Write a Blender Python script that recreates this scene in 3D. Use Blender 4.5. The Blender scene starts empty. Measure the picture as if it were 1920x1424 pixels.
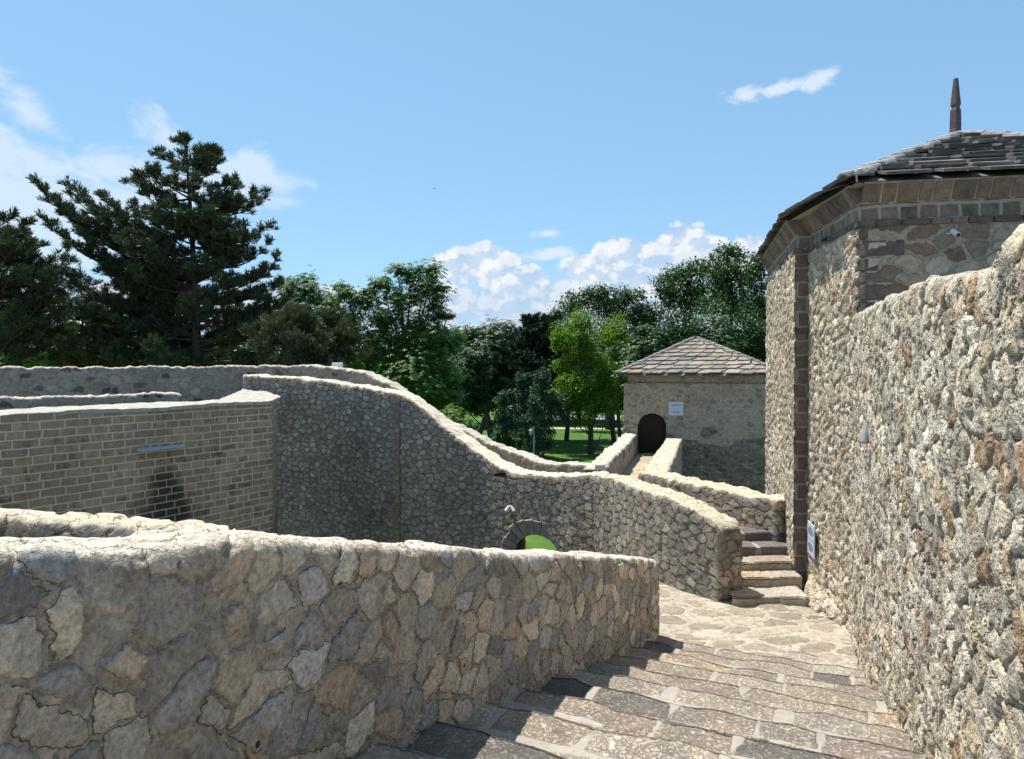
import bpy, bmesh, math, random
import numpy as np
from mathutils import Vector, Matrix
C = bpy.context.scene.collection
SC = bpy.context.scene
F = 1387.0                       # focal length in pixels of a 1920 wide picture
TH = math.atan(22/F)             # the camera looks this far below the horizon
def P(px, py, Y):
    "the point seen at (px, py) of the photograph at the forward distance Y"
    x = (px-960)/F; y = (712-py)/F
    fy = math.cos(TH)+y*math.sin(TH); fz = -math.sin(TH)+y*math.cos(TH)
    return Vector((x/fy*Y, Y, fz/fy*Y))
# ------------------------------------------------------------------ objects
def tag(o, label=None, cat=None, group=None, kind=None):
    if label: o['label'] = label
    if cat: o['category'] = cat
    if group: o['group'] = group
    if kind: o['kind'] = kind
    return o
def thing(name, loc, label, cat, group=None, rz=0):
    o = bpy.data.objects.new(name, None); C.objects.link(o)
    o.location = loc; o.rotation_euler = (0, 0, rz)
    bpy.context.view_layer.update()
    return tag(o, label, cat, group)
def link(name, me, mat=None, parent=None):
    o = bpy.data.objects.new(name, me); C.objects.link(o)
    for m in (mat if isinstance(mat, (list, tuple)) else [mat]):
        if m: me.materials.append(m)
    if parent:
        o.parent = parent
        l = Vector((0, 0, 0)); p = parent; M = Matrix()
        while p:
            M = Matrix.Translation(p.location) @ Matrix.Rotation(p.rotation_euler.z, 4, 'Z') @ M if p.type == 'EMPTY' else M
            p = p.parent
        if parent.type == 'EMPTY' or parent.parent:
            pass
        o.matrix_parent_inverse = M.inverted() if parent.type == 'EMPTY' else Matrix()
    return o
class MB:
    "collects shapes and links them as one mesh"
    def __init__(s): s.v = []; s.f = []; s.r = []; s.m = []
    def add(s, vs, fs, r=0., m=0):
        b = len(s.v); s.v += [tuple(v) for v in vs]
        s.f += [tuple(i+b for i in f) for f in fs]; s.r += [r]*len(fs); s.m += [m]*len(fs); return s
    def box(s, c, d, M=None, r=0., m=0):
        vs = []
        for z in (-.5, .5):
            for x, y in ((-.5, -.5), (.5, -.5), (.5, .5), (-.5, .5)):
                p = Vector((x*d[0], y*d[1], z*d[2]))
                if M is not None: p = M @ p
                vs.append(p+Vector(c))
        return s.add(vs, [(3, 2, 1, 0), (4, 5, 6, 7), (0, 1, 5, 4), (1, 2, 6, 5), (2, 3, 7, 6), (3, 0, 4, 7)], r, m)
    def hexa(s, lo, hi, r=0., m=0):
        "lo, hi: four points each, counter-clockwise seen from the hi side"
        n = len(lo)
        return s.add(list(lo)+list(hi), [tuple(range(n))[::-1], tuple(range(n, 2*n))]+[(i, (i+1) % n, n+(i+1) % n, n+i) for i in range(n)], r, m)
    def tube(s, pts, rad, n=6, r=0., m=0, cap=True):
        pts = [Vector(p) for p in pts]; vs = []; fs = []
        for i, p in enumerate(pts):
            t = (pts[min(i+1, len(pts)-1)]-pts[max(i-1, 0)]).normalized()
            a = t.cross(Vector((.31, .17, .93)));
            if a.length < .1: a = t.cross(Vector((1, 0, 0)))
            a.normalize(); b = t.cross(a)
            for k in range(n):
                w = 2*math.pi*k/n
                vs.append(p+(a*math.cos(w)+b*math.sin(w))*rad[i])
        for i in range(len(pts)-1):
            for k in range(n):
                fs.append((i*n+k, i*n+(k+1) % n, (i+1)*n+(k+1) % n, (i+1)*n+k))
        if cap: fs += [tuple(range(n))[::-1], tuple((len(pts)-1)*n+k for k in range(n))]
        return s.add(vs, fs, r, m)
    def lathe(s, c, prof, n=16, r=0., m=0, M=None):
        vs = []; fs = []
        for (q, z) in prof:
            for k in range(n):
                w = 2*math.pi*(k+.5)/n; p = Vector((q*math.cos(w), q*math.sin(w), z))
                if M is not None: p = M @ p
                vs.append(p+Vector(c))
        for i in range(len(prof)-1):
            for k in range(n): fs.append((i*n+k, i*n+(k+1) % n, (i+1)*n+(k+1) % n, (i+1)*n+k))
        fs += [tuple(range(n))[::-1], tuple((len(prof)-1)*n+k for k in range(n))]
        return s.add(vs, fs, r, m)
    def build(s, name, mat, parent=None, smooth=False, bevel=0):
        me = bpy.data.meshes.new(name); me.from_pydata(s.v, [], s.f)
        a = me.attributes.new('rnd', 'FLOAT', 'FACE'); a.data.foreach_set('value', s.r)
        me.polygons.foreach_set('material_index', s.m)
        me.polygons.foreach_set('use_smooth', [smooth]*len(s.f)); me.update()
        o = link(name, me, mat, parent)
        if bevel:
            b = o.modifiers.new('b', 'BEVEL'); b.width = bevel; b.segments = 2; b.limit_method = 'ANGLE'
        return o
# ------------------------------------------------------------------ smooth noise for shapes
def hsh(ix, iy, seed):
    h = np.sin(ix*127.1+iy*311.7+seed*74.7)*43758.5453
    return h-np.floor(h)
def vnoise(x, y, seed=0):
    x = np.asarray(x, float); y = np.asarray(y, float)
    ix = np.floor(x); iy = np.floor(y); fx = x-ix; fy = y-iy
    fx = fx*fx*(3-2*fx); fy = fy*fy*(3-2*fy)
    a = hsh(ix, iy, seed); b = hsh(ix+1, iy, seed); c = hsh(ix, iy+1, seed); d = hsh(ix+1, iy+1, seed)
    return (a*(1-fx)+b*fx)*(1-fy)+(c*(1-fx)+d*fx)*fy-.5
# ------------------------------------------------------------------ walls of masonry
def gridmesh(name, V, faces, UV, top, mat, parent, matidx=None):
    "V (n,3); faces (m,4); UV (m,4,2); top (n,)"
    me = bpy.data.meshes.new(name)
    V = np.asarray(V, np.float32); faces = np.asarray(faces, np.int32)
    me.vertices.add(len(V)); me.vertices.foreach_set('co', V.ravel())
    me.loops.add(faces.size); me.loops.foreach_set('vertex_index', faces.ravel())
    me.polygons.add(len(faces)); me.polygons.foreach_set('loop_start', np.arange(0, faces.size, 4, dtype=np.int32))
    me.polygons.foreach_set('loop_total', np.full(len(faces), 4, np.int32))
    me.polygons.foreach_set('use_smooth', np.ones(len(faces), bool))
    if matidx is not None: me.polygons.foreach_set('material_index', np.asarray(matidx, np.int32))
    me.update(calc_edges=True)
    u = me.uv_layers.new(name='UVMap'); u.data.foreach_set('uv', np.asarray(UV, np.float32).ravel())
    a = me.attributes.new('top', 'FLOAT', 'POINT'); a.data.foreach_set('value', np.asarray(top, np.float32))
    me.validate(); me.update()
    return link(name, me, mat, parent)
def resample(ctrl, res, smooth=0):
    c = np.array(ctrl, float)
    if smooth:
        for _ in range(smooth):
            n = [c[0]]
            for i in range(len(c)-1):
                n += [c[i]*.75+c[i+1]*.25, c[i]*.25+c[i+1]*.75]
            n.append(c[-1]); c = np.array(n)
    d = np.r_[0, np.cumsum(np.linalg.norm(np.diff(c[:, :2], axis=0), axis=1))]
    return c, d
def offs(xy, t):
    "offset a plan polyline to its left by t, mitred"
    n = len(xy); out = []
    for i in range(n):
        a = xy[i]-xy[i-1] if i > 0 else xy[1]-xy[0]
        b = xy[i+1]-xy[i] if i < n-1 else xy[-1]-xy[-2]
        a = a/np.linalg.norm(a); b = b/np.linalg.norm(b)
        na = np.array([-a[1], a[0]]); nb = np.array([-b[1], b[0]])
        m = na+nb; m = m/np.linalg.norm(m)
        out.append(xy[i]+m*t/max(.5, m.dot(na)))
    return np.array(out)
def ribbon(name, ctrl, thick, mat, parent=None, res=.03, smooth=0, rough=.03, seed=1, lean=0., hole=None, capz=0.):
    """a free-standing wall: ctrl rows (x, y, ztop, zbottom) run along its right-hand face, the thickness lies to the left"""
    c, d = resample(ctrl, res, smooth)
    o2 = offs(c[:, :2], thick)
    nu = max(2, int(d[-1]/res)); us = np.linspace(0, d[-1], nu+1)
    I = lambda k: np.interp(us, d, k)
    fx, fy, zt, zb = I(c[:, 0]), I(c[:, 1]), I(c[:, 2]), I(c[:, 3])
    gx, gy = I(o2[:, 0]), I(o2[:, 1])
    zt = zt+vnoise(us*1.6, us*0, seed)*rough*1.3+vnoise(us*6, us*0, seed+3)*rough*1.1+vnoise(us*17, us*0, seed+5)*rough*.5
    wob = vnoise(us*3, us*0, seed+7)*rough*1.2
    H = float((zt-zb).max()); nv = max(2, int(H/res)); nt = max(3, int(thick/res))
    rows = []; vv = []; tp = []
    tl = np.hypot(gx-fx, gy-fy)
    for j in range(nv+1):
        q = j/nv; z = zb+(zt-zb)*q
        ed = np.clip(1-(zt-z)/.07, 0, 1)**2*.022
        k = (ed+wob*(q**2))/tl + lean*(z-zb)/tl
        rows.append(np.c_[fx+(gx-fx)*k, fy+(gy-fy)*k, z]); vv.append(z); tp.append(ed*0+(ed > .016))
    k0 = (.022+wob)/tl+lean*(zt-zb)/tl
    for j in range(1, nt):
        q = j/nt; k = k0+(1-2*k0)*q
        z = zt+capz*math.sin(math.pi*q)+vnoise(us*7, us*0+q*4, seed+9)*rough*.7
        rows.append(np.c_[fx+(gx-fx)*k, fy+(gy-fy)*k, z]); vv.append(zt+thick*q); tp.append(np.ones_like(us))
    for j in range(nv+1):
        q = 1-j/nv; z = zb+(zt-zb)*q; ed = np.clip(1-(zt-z)/.07, 0, 1)**2*.022
        k = 1-(ed+wob*(q**2))/tl-lean*(z-zb)/tl*.3
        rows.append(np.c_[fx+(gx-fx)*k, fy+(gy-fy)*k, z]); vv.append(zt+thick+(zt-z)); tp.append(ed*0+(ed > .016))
    R = len(rows); n = nu+1
    V = np.concatenate(rows); T = np.concatenate(tp).astype(float); VV = np.array(vv)
    ii, jj = np.meshgrid(np.arange(nu), np.arange(R-1)); ii = ii.ravel(); jj = jj.ravel()
    fc = np.c_[jj*n+ii, jj*n+ii+1, (jj+1)*n+ii+1, (jj+1)*n+ii]
    UV = np.stack([np.c_[us[ii], VV[jj, ii]], np.c_[us[ii+1], VV[jj, ii+1]], np.c_[us[ii+1], VV[jj+1, ii+1]], np.c_[us[ii], VV[jj+1, ii]]], 1)
    if hole is not None:
        cx = V[fc].mean(1); keep = ~hole(cx); fc = fc[keep]; UV = UV[keep]
    # end caps
    exV = []; exT = []; exF = []; exU = []
    for e, sgn in ((0, 1), (nu, -1)):
        def gid(j, k):
            if k == 0: return j*n+e
            if k == nt: return (R-1-j)*n+e
            if j == nv: return (nv+k)*n+e
            return base+j*(nt-1)+k-1
        base = len(V)+sum(len(x) for x in exV)
        pts = []
        for j in range(nv):
            a = V[j*n+e]; b = V[(R-1-j)*n+e]
            for k in range(1, nt): pts.append(a+(b-a)*k/nt)
        exV.append(np.array(pts)); exT.append(np.zeros(len(pts)))
        for j in range(nv):
            z0 = V[j*n+e][2]; z1 = V[(j+1)*n+e][2]
            for k in range(nt):
                q = [gid(j, k), gid(j+1, k), gid(j+1, k+1), gid(j, k+1)]
                uu = us[e]-sgn*np.array([k, k, k+1, k+1])*thick/nt; zz = np.array([z0, z1, z1, z0])
                w = np.c_[uu, zz]
                if sgn > 0: q = q[::-1]; w = w[::-1]
                q = q if sgn < 0 else q
                exF.append(q[::-1]); exU.append(w[::-1])
    V = np.concatenate([V]+exV); T = np.concatenate([T]+exT)
    fc = np.concatenate([fc, np.array(exF)]); UV = np.concatenate([UV, np.array(exU)])
    return gridmesh(name, V, fc, UV, T, mat, parent)
def strip(name, ctrl, mat, parent=None, res=.03, smooth=0, hole=None, midx=None):
    "a sheet of wall: rows (x, y, ztop, zbottom); it faces to the right of the way it runs"
    c, d = resample(ctrl, res, smooth)
    us = [0.]
    for i in range(len(d)-1):
        k = max(1, int(round((d[i+1]-d[i])/res))); us += list(np.linspace(d[i], d[i+1], k+1)[1:])
    us = np.array(us); nu = len(us)-1; n = nu+1
    I = lambda k: np.interp(us, d, k)
    fx, fy, zt, zb = I(c[:, 0]), I(c[:, 1]), I(c[:, 2]), I(c[:, 3])
    nv = max(1, int(float((zt-zb).max())/res)); q = np.linspace(0, 1, nv+1)[:, None]
    Z = zb+(zt-zb)*q
    V = np.stack([np.broadcast_to(fx, Z.shape), np.broadcast_to(fy, Z.shape), Z], -1).reshape(-1, 3)
    ii, jj = np.meshgrid(np.arange(nu), np.arange(nv)); ii = ii.ravel(); jj = jj.ravel()
    fc = np.c_[jj*n+ii, jj*n+ii+1, (jj+1)*n+ii+1, (jj+1)*n+ii]
    UV = np.stack([np.c_[us[ii], Z[jj, ii]], np.c_[us[ii+1], Z[jj, ii+1]], np.c_[us[ii+1], Z[jj+1, ii+1]], np.c_[us[ii], Z[jj+1, ii]]], 1)
    cx = V[fc].mean(1); mi = None
    if midx is not None: mi = midx(cx, us[ii])
    if hole is not None:
        keep = ~hole(cx); fc = fc[keep]; UV = UV[keep]; mi = mi[keep] if mi is not None else None
    return gridmesh(name, V, fc, UV, np.zeros(len(V)), mat, parent, mi)
def floor_grid(name, quad, mat, parent=None, res=.05, amp=0., seed=2, top=0):
    "a paved sheet over four corner points a, b, c, d (counter-clockwise from above)"
    a, b, c, d = [np.array(q, float) for q in quad]
    nx = max(1, int(max(np.linalg.norm(b-a), np.linalg.norm(c-d))/res)); ny = max(1, int(max(np.linalg.norm(d-a), np.linalg.norm(c-b))/res))
    s, t = np.meshgrid(np.linspace(0, 1, nx+1), np.linspace(0, 1, ny+1)); s = s.ravel()[:, None]; t = t.ravel()[:, None]
    V = (a*(1-s)+b*s)*(1-t)+(d*(1-s)+c*s)*t
    V[:, 2] += vnoise(V[:, 0]*1.7, V[:, 1]*1.7, seed)*amp*2
    ii, jj = np.meshgrid(np.arange(nx), np.arange(ny)); ii = ii.ravel(); jj = jj.ravel(); n = nx+1
    fc = np.c_[jj*n+ii, jj*n+ii+1, (jj+1)*n+ii+1, (jj+1)*n+ii]
    return gridmesh(name, V, fc, V[fc][:, :, :2], np.full(len(V), float(top)), mat, parent)
# ------------------------------------------------------------------ node helpers
class NT:
    def __init__(s, tree): s.t = tree; s.t.nodes.clear()
    def n(s, typ, ins=None, **kw):
        nd = s.t.nodes.new(typ)
        for k, v in kw.items(): setattr(nd, k, v)
        for k, v in (ins or {}).items(): s.set(nd, k, v)
        return nd
    def set(s, nd, k, v):
        i = nd.inputs[k]
        if isinstance(v, bpy.types.NodeSocket): s.t.links.new(v, i)
        elif isinstance(v, bpy.types.Node): s.t.links.new(v.outputs[0], i)
        else:
            if isinstance(v, tuple) and len(v) == 3 and i.type == 'RGBA': v = v+(1,)
            i.default_value = v
    def m(s, op, a, b=0., c=0., clamp=False):
        nd = s.n('ShaderNodeMath', {0: a, 1: b, 2: c}, operation=op); nd.use_clamp = clamp; return nd.outputs[0]
    def v(s, op, a, b=(0, 0, 0), sc=None):
        nd = s.n('ShaderNodeVectorMath', {0: a, 1: b}, operation=op)
        if sc is not None: s.set(nd, 3, sc)
        return nd.outputs[1] if op in ('LENGTH', 'DOT_PRODUCT', 'DISTANCE') else nd.outputs[0]
    def mix(s, f, a, b, mode='MIX'):
        nd = s.n('ShaderNodeMix', data_type='RGBA', blend_type=mode); nd.clamp_factor = True
        s.set(nd, 0, f); s.set(nd, 6, a); s.set(nd, 7, b); return nd.outputs[2]
    def sm(s, x, a, b, lo=0., hi=1.):
        nd = s.n('ShaderNodeMapRange', {0: x, 1: a, 2: b, 3: lo, 4: hi}, interpolation_type='SMOOTHSTEP'); return nd.outputs[0]
    def lin(s, x, a, b, lo=0., hi=1.):
        nd = s.n('ShaderNodeMapRange', {0: x, 1: a, 2: b, 3: lo, 4: hi}); return nd.outputs[0]
    def noise(s, vec, scale, det=3, rough=.55, dist=0., out=0, dim='3D', w=None):
        nd = s.n('ShaderNodeTexNoise', {'Vector': vec, 'Scale': scale, 'Detail': det, 'Roughness': rough, 'Distortion': dist}, noise_dimensions=dim)
        return nd.outputs[out]
    def vor(s, vec, scale, feat='F1', rand=1., out=0, dim='2D'):
        nd = s.n('ShaderNodeTexVoronoi', {'Vector': vec, 'Scale': scale, 'Randomness': rand}, feature=feat, voronoi_dimensions=dim)
        return nd.outputs[out]
    def ramp(s, x, stops, interp='LINEAR'):
        nd = s.n('ShaderNodeValToRGB', {0: x}); r = nd.color_ramp; r.interpolation = interp
        while len(r.elements) < len(stops): r.elements.new(.5)
        for e, (p, c) in zip(r.elements, stops): e.position = p; e.color = tuple(c)+(1,)
        return nd.outputs[0]
    def xyz(s, vec): return s.n('ShaderNodeSeparateXYZ', {0: vec}).outputs
    def comb(s, x, y, z=0.): return s.n('ShaderNodeCombineXYZ', {0: x, 1: y, 2: z}).outputs[0]
def material(name, rough=.9, disp='BUMP'):
    m = bpy.data.materials.new(name); m.use_nodes = True; t = NT(m.node_tree)
    out = t.n('ShaderNodeOutputMaterial'); b = t.n('ShaderNodeBsdfPrincipled', {'Roughness': rough, 'Specular IOR Level': .25})
    t.t.links.new(b.outputs[0], out.inputs[0]); m.displacement_method = disp
    return m, t, b, out
def setdisp(t, out, h):
    d = t.n('ShaderNodeDisplacement', {'Height': h, 'Midlevel': 0., 'Scale': 1.}); t.t.links.new(d.outputs[0], out.inputs['Displacement'])
def plain(name, col, rough=.6, metal=0., var=.15, sc=12., bump=0.):
    m, t, b, out = material(name, rough)
    co = t.n('ShaderNodeTexCoord').outputs['Object']; n = t.noise(co, sc, 4)
    f = t.lin(n, .25, .75, 1-var, 1+var)
    t.set(b, 'Base Color', t.v('SCALE', col, sc=f)); b.inputs['Metallic'].default_value = metal
    if bump: setdisp(t, out, t.m('MULTIPLY', n, bump))
    return m
# ------------------------------------------------------------------ masonry
def rubble(name, sx, sy, stones, mortar, joint=.06, soft=.05, jvar=.08, relief=.03, mid=.01, fine=.004, dist=.25, top=None,
           fleck=.35, seed=0., rand=.95, crag=0., disp='BOTH', small=False, topc=.65, streak=0., pits=0., bury=.0, vstretch=1., dark=None, mott=.22, rnd_=.35, dome=0., fill=0., micro=0., split=False, gain=1., crack=0., seam=None, warm=(1.05, 1., .92)):
    m, t, b, out = material(name, .92, 'DISPLACEMENT' if split else disp)
    uv = t.n('ShaderNodeUVMap').outputs[0]; x, y, _ = t.xyz(uv)
    p = t.comb(x, y, seed)
    nd = t.noise(p, 2.2/sx*.35, 3, .6, out=1)
    p2 = t.v('ADD', p, t.v('SCALE', t.v('SUBTRACT', nd, (.5, .5, .5)), sc=dist*sx*2))
    nd2 = t.noise(p, 2.2/sx*2.2, 3, .65, out=1)
    p2 = t.v('ADD', p2, t.v('SCALE', t.v('SUBTRACT', nd2, (.5, .5, .5)), sc=dist*sx*.55))
    q = t.v('MULTIPLY', p2, (1/sx, 1/sy, 1.))
    q = t.v('ADD', q, (seed*3.7, seed*1.3, 0))
    E = t.vor(q, 1., 'DISTANCE_TO_EDGE', rand); vf = t.n('ShaderNodeTexVoronoi', {'Vector': q, 'Scale': 1., 'Randomness': rand}, feature='F1', voronoi_dimensions='2D'); Cc = vf.outputs[1]
    E = t.m('SUBTRACT', E, t.m('MULTIPLY', t.m('MAXIMUM', t.m('SUBTRACT', vf.outputs[0], .34), 0.), rnd_))
    r1, r2, r3 = t.n('ShaderNodeSeparateColor', {0: Cc}).outputs
    nm = t.noise(p, 2.5, 4, .6); po = t.n('ShaderNodeTexCoord').outputs['Object'] if split else p; nf = t.noise(po, 38., 5, .65); nn = t.noise(po, 11., 4, .62)
    j = t.m('ADD', joint, t.m('MULTIPLY', t.m('SUBTRACT', nm, .5), jvar*2))
    if bury: j = t.m('ADD', j, t.m('MULTIPLY', t.sm(r3, 1-bury, 1.), .5))
    M = t.n('ShaderNodeMapRange', {0: E, 1: j, 2: t.m('ADD', j, soft), 3: 0., 4: 1.}, interpolation_type='SMOOTHSTEP').outputs[0]
    n = len(stones)
    sc = t.ramp(r1, [((i+.0)/n, c) for i, c in enumerate(stones)], 'CONSTANT' if n > 3 else 'LINEAR')
    sc = t.v('SCALE', sc, sc=t.lin(r2, 0, 1, .75, 1.2))
    mo = t.v('SCALE', mortar, sc=t.lin(nn, .3, .7, .86, 1.12))
    if small:
        q2 = t.v('ADD', t.v('SCALE', q, sc=2.6), (7.7, 3.1, 0)); E2 = t.vor(q2, 1., 'DISTANCE_TO_EDGE', 1.); C2 = t.vor(q2, 1., 'F1', 1., out=1)
        a1, a2, a3 = t.n('ShaderNodeSeparateColor', {0: C2}).outputs
        M2 = t.m('MULTIPLY', t.m('MULTIPLY', t.sm(E2, .1, .2), t.m('GREATER_THAN', a1, .55)), t.m('SUBTRACT', 1., M))
        mo = t.mix(M2, mo, t.v('SCALE', stones[0], sc=t.lin(a2, 0, 1, .6, 1.1)))
    if fill:
        FL = t.sm(t.m('ADD', nm, t.m('MULTIPLY', t.m('SUBTRACT', nn, .5), .5)), .52, .62)
        M = t.m('MULTIPLY', M, t.m('SUBTRACT', 1., t.m('MULTIPLY', FL, t.sm(r2, .15, .5))))
    col = t.mix(M, mo, sc)
    if crack:
        ck = t.m('MULTIPLY', t.m('SUBTRACT', 1., t.sm(t.m('ABSOLUTE', t.m('SUBTRACT', E, t.m('ADD', j, soft*.4))), .003, .014)), t.sm(t.m('ADD', t.m('ADD', nm, t.m('MULTIPLY', t.m('SUBTRACT', nn, .5), .7)), t.m('MULTIPLY', t.m('SUBTRACT', r2, .5), .25)), .46, .56))
        col = t.mix(t.m('MULTIPLY', ck, crack), col, (.05, .042, .035))  # dark colour along the cracks, painting crevice shadow on the craggy walls
    col = t.v('SCALE', col, sc=t.lin(nf, .25, .75, 1-fleck, 1+fleck))
    big = t.noise(p, .55, 4, .6)
    col = t.v('SCALE', col, sc=t.m('MULTIPLY', t.lin(big, .3, .7, .84, 1.14), t.lin(nn, .3, .7, 1-mott, 1+mott)))
    if seam is not None:   # old building joint, tan and dark
        wv_ = t.m('ADD', t.m('ABSOLUTE', t.m('SUBTRACT', x, seam)), t.m('MULTIPLY', t.m('SUBTRACT', nm, .5), .5))
        col = t.mix(t.m('MULTIPLY', t.m('SUBTRACT', 1., t.sm(wv_, .10, .34)), .5), col, (.23, .185, .13))
        col = t.mix(t.m('MULTIPLY', t.m('SUBTRACT', 1., t.sm(t.m('ABSOLUTE', t.m('SUBTRACT', t.m('ADD', x, t.m('MULTIPLY', t.m('SUBTRACT', nn, .5), .06)), seam+.16)), .008, .035)), .65), col, (.05, .042, .035))
    if dark:   # grime: (colour, amount, scale)
        g = t.noise(t.v('ADD', p, (9., 4., 2.)), dark[2], 5, .7)
        col = t.mix(t.m('MULTIPLY', t.sm(g, .56, .72), dark[1]), col, dark[0])
    if streak:
        sn = t.noise(t.v('MULTIPLY', p, (5., .35, 1.)), 1., 4, .6)
        col = t.mix(t.m('MULTIPLY', t.sm(sn, .55, .8), streak), col, (.05, .045, .038))
    Mh = M if not dome else t.sm(t.m('SUBTRACT', E, j), -.02, dome)
    h = t.m('MULTIPLY', Mh, t.m('MULTIPLY', t.lin(r3, 0, 1, .45, 1.), relief))
    if fill: h = t.m('MAXIMUM', h, t.m('MULTIPLY', FL, relief*.62))
    hb = t.m('ADD', t.m('MULTIPLY', nn, mid), t.m('MULTIPLY', nf, fine))
    if crack: hb = t.m('SUBTRACT', hb, t.m('MULTIPLY', ck, .012))
    if split: h = t.m('ADD', h, t.m('MULTIPLY', t.noise(p, 7., 1, .5), mid*.55)); hb = t.m('ADD', hb, t.m('MULTIPLY', M, relief*.25))
    else: h = t.m('ADD', h, hb)
    if micro:
        nc = t.noise(po, 120., 4, .7); hb = t.m('ADD', hb, t.m('MULTIPLY', nc, micro)); h = h if split else t.m('ADD', h, t.m('MULTIPLY', nc, micro)); col = t.v('SCALE', col, sc=t.lin(nc, .3, .7, .82, 1.18))
    if small: h = t.m('ADD', h, t.m('MULTIPLY', M2, relief*.5))
    if crag:
        c1 = t.noise(t.v('MULTIPLY', p, (1., vstretch, 1.)), 4.5, 1 if split else 4, .5, .5); c2 = t.m('ABSOLUTE', t.m('SUBTRACT', c1, .5))
        h = t.m('ADD', h, t.m('MULTIPLY', t.sm(c2, 0., .16), crag))
        v1 = t.vor(t.v('MULTIPLY', t.v('ADD', p, t.v('SCALE', nd2, sc=.07)), (1., vstretch, 1.)), 9.5, 'F1', 1.)
        h = t.m('SUBTRACT', h, t.m('MULTIPLY', t.m('POWER', v1, 1.5), crag*1.3))
    if pits:
        pv = t.vor(p, 26., 'F1', 1.); pk = t.m('MULTIPLY', t.m('SUBTRACT', 1., t.sm(pv, .12, .3)), t.sm(t.noise(p, 3., 3), .45, .6))
        hb = t.m('SUBTRACT', hb, t.m('MULTIPLY', pk, pits)); col = t.mix(t.m('MULTIPLY', pk, .35), col, (.08, .065, .05))
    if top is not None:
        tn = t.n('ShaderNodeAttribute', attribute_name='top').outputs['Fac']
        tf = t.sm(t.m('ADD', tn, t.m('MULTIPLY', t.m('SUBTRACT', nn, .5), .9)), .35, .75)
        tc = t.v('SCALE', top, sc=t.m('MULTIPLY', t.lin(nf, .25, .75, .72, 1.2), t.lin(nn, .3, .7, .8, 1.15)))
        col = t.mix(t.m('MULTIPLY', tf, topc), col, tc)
    t.set(b, 'Base Color', t.v('MULTIPLY', col, tuple(w_*gain for w_ in warm))); setdisp(t, out, h)
    if split: t.t.links.new(t.n('ShaderNodeBump', {'Height': hb, 'Distance': 1.3, 'Strength': 1.}).outputs[0], b.inputs['Normal'])
    return m
cream = [(.42, .38, .31), (.50, .46, .38), (.36, .34, .30), (.45, .39, .29), (.58, .55, .48), (.40, .37, .32), (.34, .25, .17), (.50, .47, .42), (.30, .27, .23), (.47, .43, .36), (.55, .51, .43)]
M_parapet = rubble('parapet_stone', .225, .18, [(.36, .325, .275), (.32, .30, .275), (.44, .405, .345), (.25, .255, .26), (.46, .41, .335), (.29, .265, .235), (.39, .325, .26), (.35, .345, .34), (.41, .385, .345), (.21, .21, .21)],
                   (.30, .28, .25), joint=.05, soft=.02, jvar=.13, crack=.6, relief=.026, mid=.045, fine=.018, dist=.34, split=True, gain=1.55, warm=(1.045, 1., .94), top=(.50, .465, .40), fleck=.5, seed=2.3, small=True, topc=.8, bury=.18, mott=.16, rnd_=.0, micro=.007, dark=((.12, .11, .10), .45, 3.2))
M_crag = rubble('weathered_wall_stone', .185, .17, cream, (.40, .365, .30), joint=.035, soft=.03, jvar=.07, dome=.07, fill=1., crack=.9, rnd_=.0, relief=.034, mid=.075, fine=.018, dist=.5, top=(.5, .47, .4), fleck=.3, seed=5.1, crag=.010, pits=.02, vstretch=.85, micro=.003, split=True, gain=1.24, warm=(1.05, 1., .925), dark=((.10, .085, .07), .6, 1.5), small=True)
M_crag_far = rubble('weathered_tower_stone', .19, .15, [(.42, .38, .30), (.48, .44, .36), (.36, .33, .28), (.40, .33, .24), (.54, .51, .45), (.28, .22, .16)], (.36, .325, .26), joint=.06, soft=.09, jvar=.1, relief=.034, dome=.08, fill=1., crack=.8, rnd_=.05, mid=.06, fine=.008, dist=.7, fleck=.36, seed=8.1, crag=.012, split=True, gain=1.32, warm=(1.06, 1., .92), pits=.015, vstretch=.8, dark=((.10, .085, .06), .5, 1.2))
M_front = rubble('tower_front_stone', .36, .22, [(.30, .26, .21), (.38, .35, .31), (.22, .18, .145), (.42, .40, .36), (.19, .145, .11), (.33, .29, .24)], (.31, .275, .23), joint=.05, soft=.03, jvar=.08, crack=.5, relief=.02, mid=.012, fine=.003, dist=.35, fleck=.22, seed=3.4)
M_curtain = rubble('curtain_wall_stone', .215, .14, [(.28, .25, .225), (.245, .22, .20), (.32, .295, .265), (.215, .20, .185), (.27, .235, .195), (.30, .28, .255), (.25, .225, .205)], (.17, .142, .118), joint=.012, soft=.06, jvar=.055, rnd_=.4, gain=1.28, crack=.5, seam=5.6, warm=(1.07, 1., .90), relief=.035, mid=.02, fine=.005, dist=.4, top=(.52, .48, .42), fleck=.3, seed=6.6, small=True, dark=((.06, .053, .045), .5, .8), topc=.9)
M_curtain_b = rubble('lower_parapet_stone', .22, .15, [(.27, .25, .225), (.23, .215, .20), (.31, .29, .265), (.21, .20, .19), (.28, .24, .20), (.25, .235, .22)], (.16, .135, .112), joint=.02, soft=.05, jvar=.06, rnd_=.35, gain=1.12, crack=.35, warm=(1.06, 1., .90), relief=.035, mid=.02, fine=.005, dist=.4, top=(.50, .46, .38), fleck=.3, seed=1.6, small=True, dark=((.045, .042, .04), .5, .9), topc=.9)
M_outer = rubble('outer_parapet_stone', .34, .22, [(.30, .28, .26), (.26, .24, .22), (.34, .32, .29), (.13, .11, .115), (.30, .27, .23), (.28, .27, .26)], (.29, .265, .235), joint=.08, soft=.06, jvar=.12, relief=.02, mid=.015, fine=.004, dist=.4, top=(.52, .49, .43), fleck=.25, seed=4.2, bury=.3, topc=.9, dark=((.08, .07, .06), .4, .8))
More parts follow.
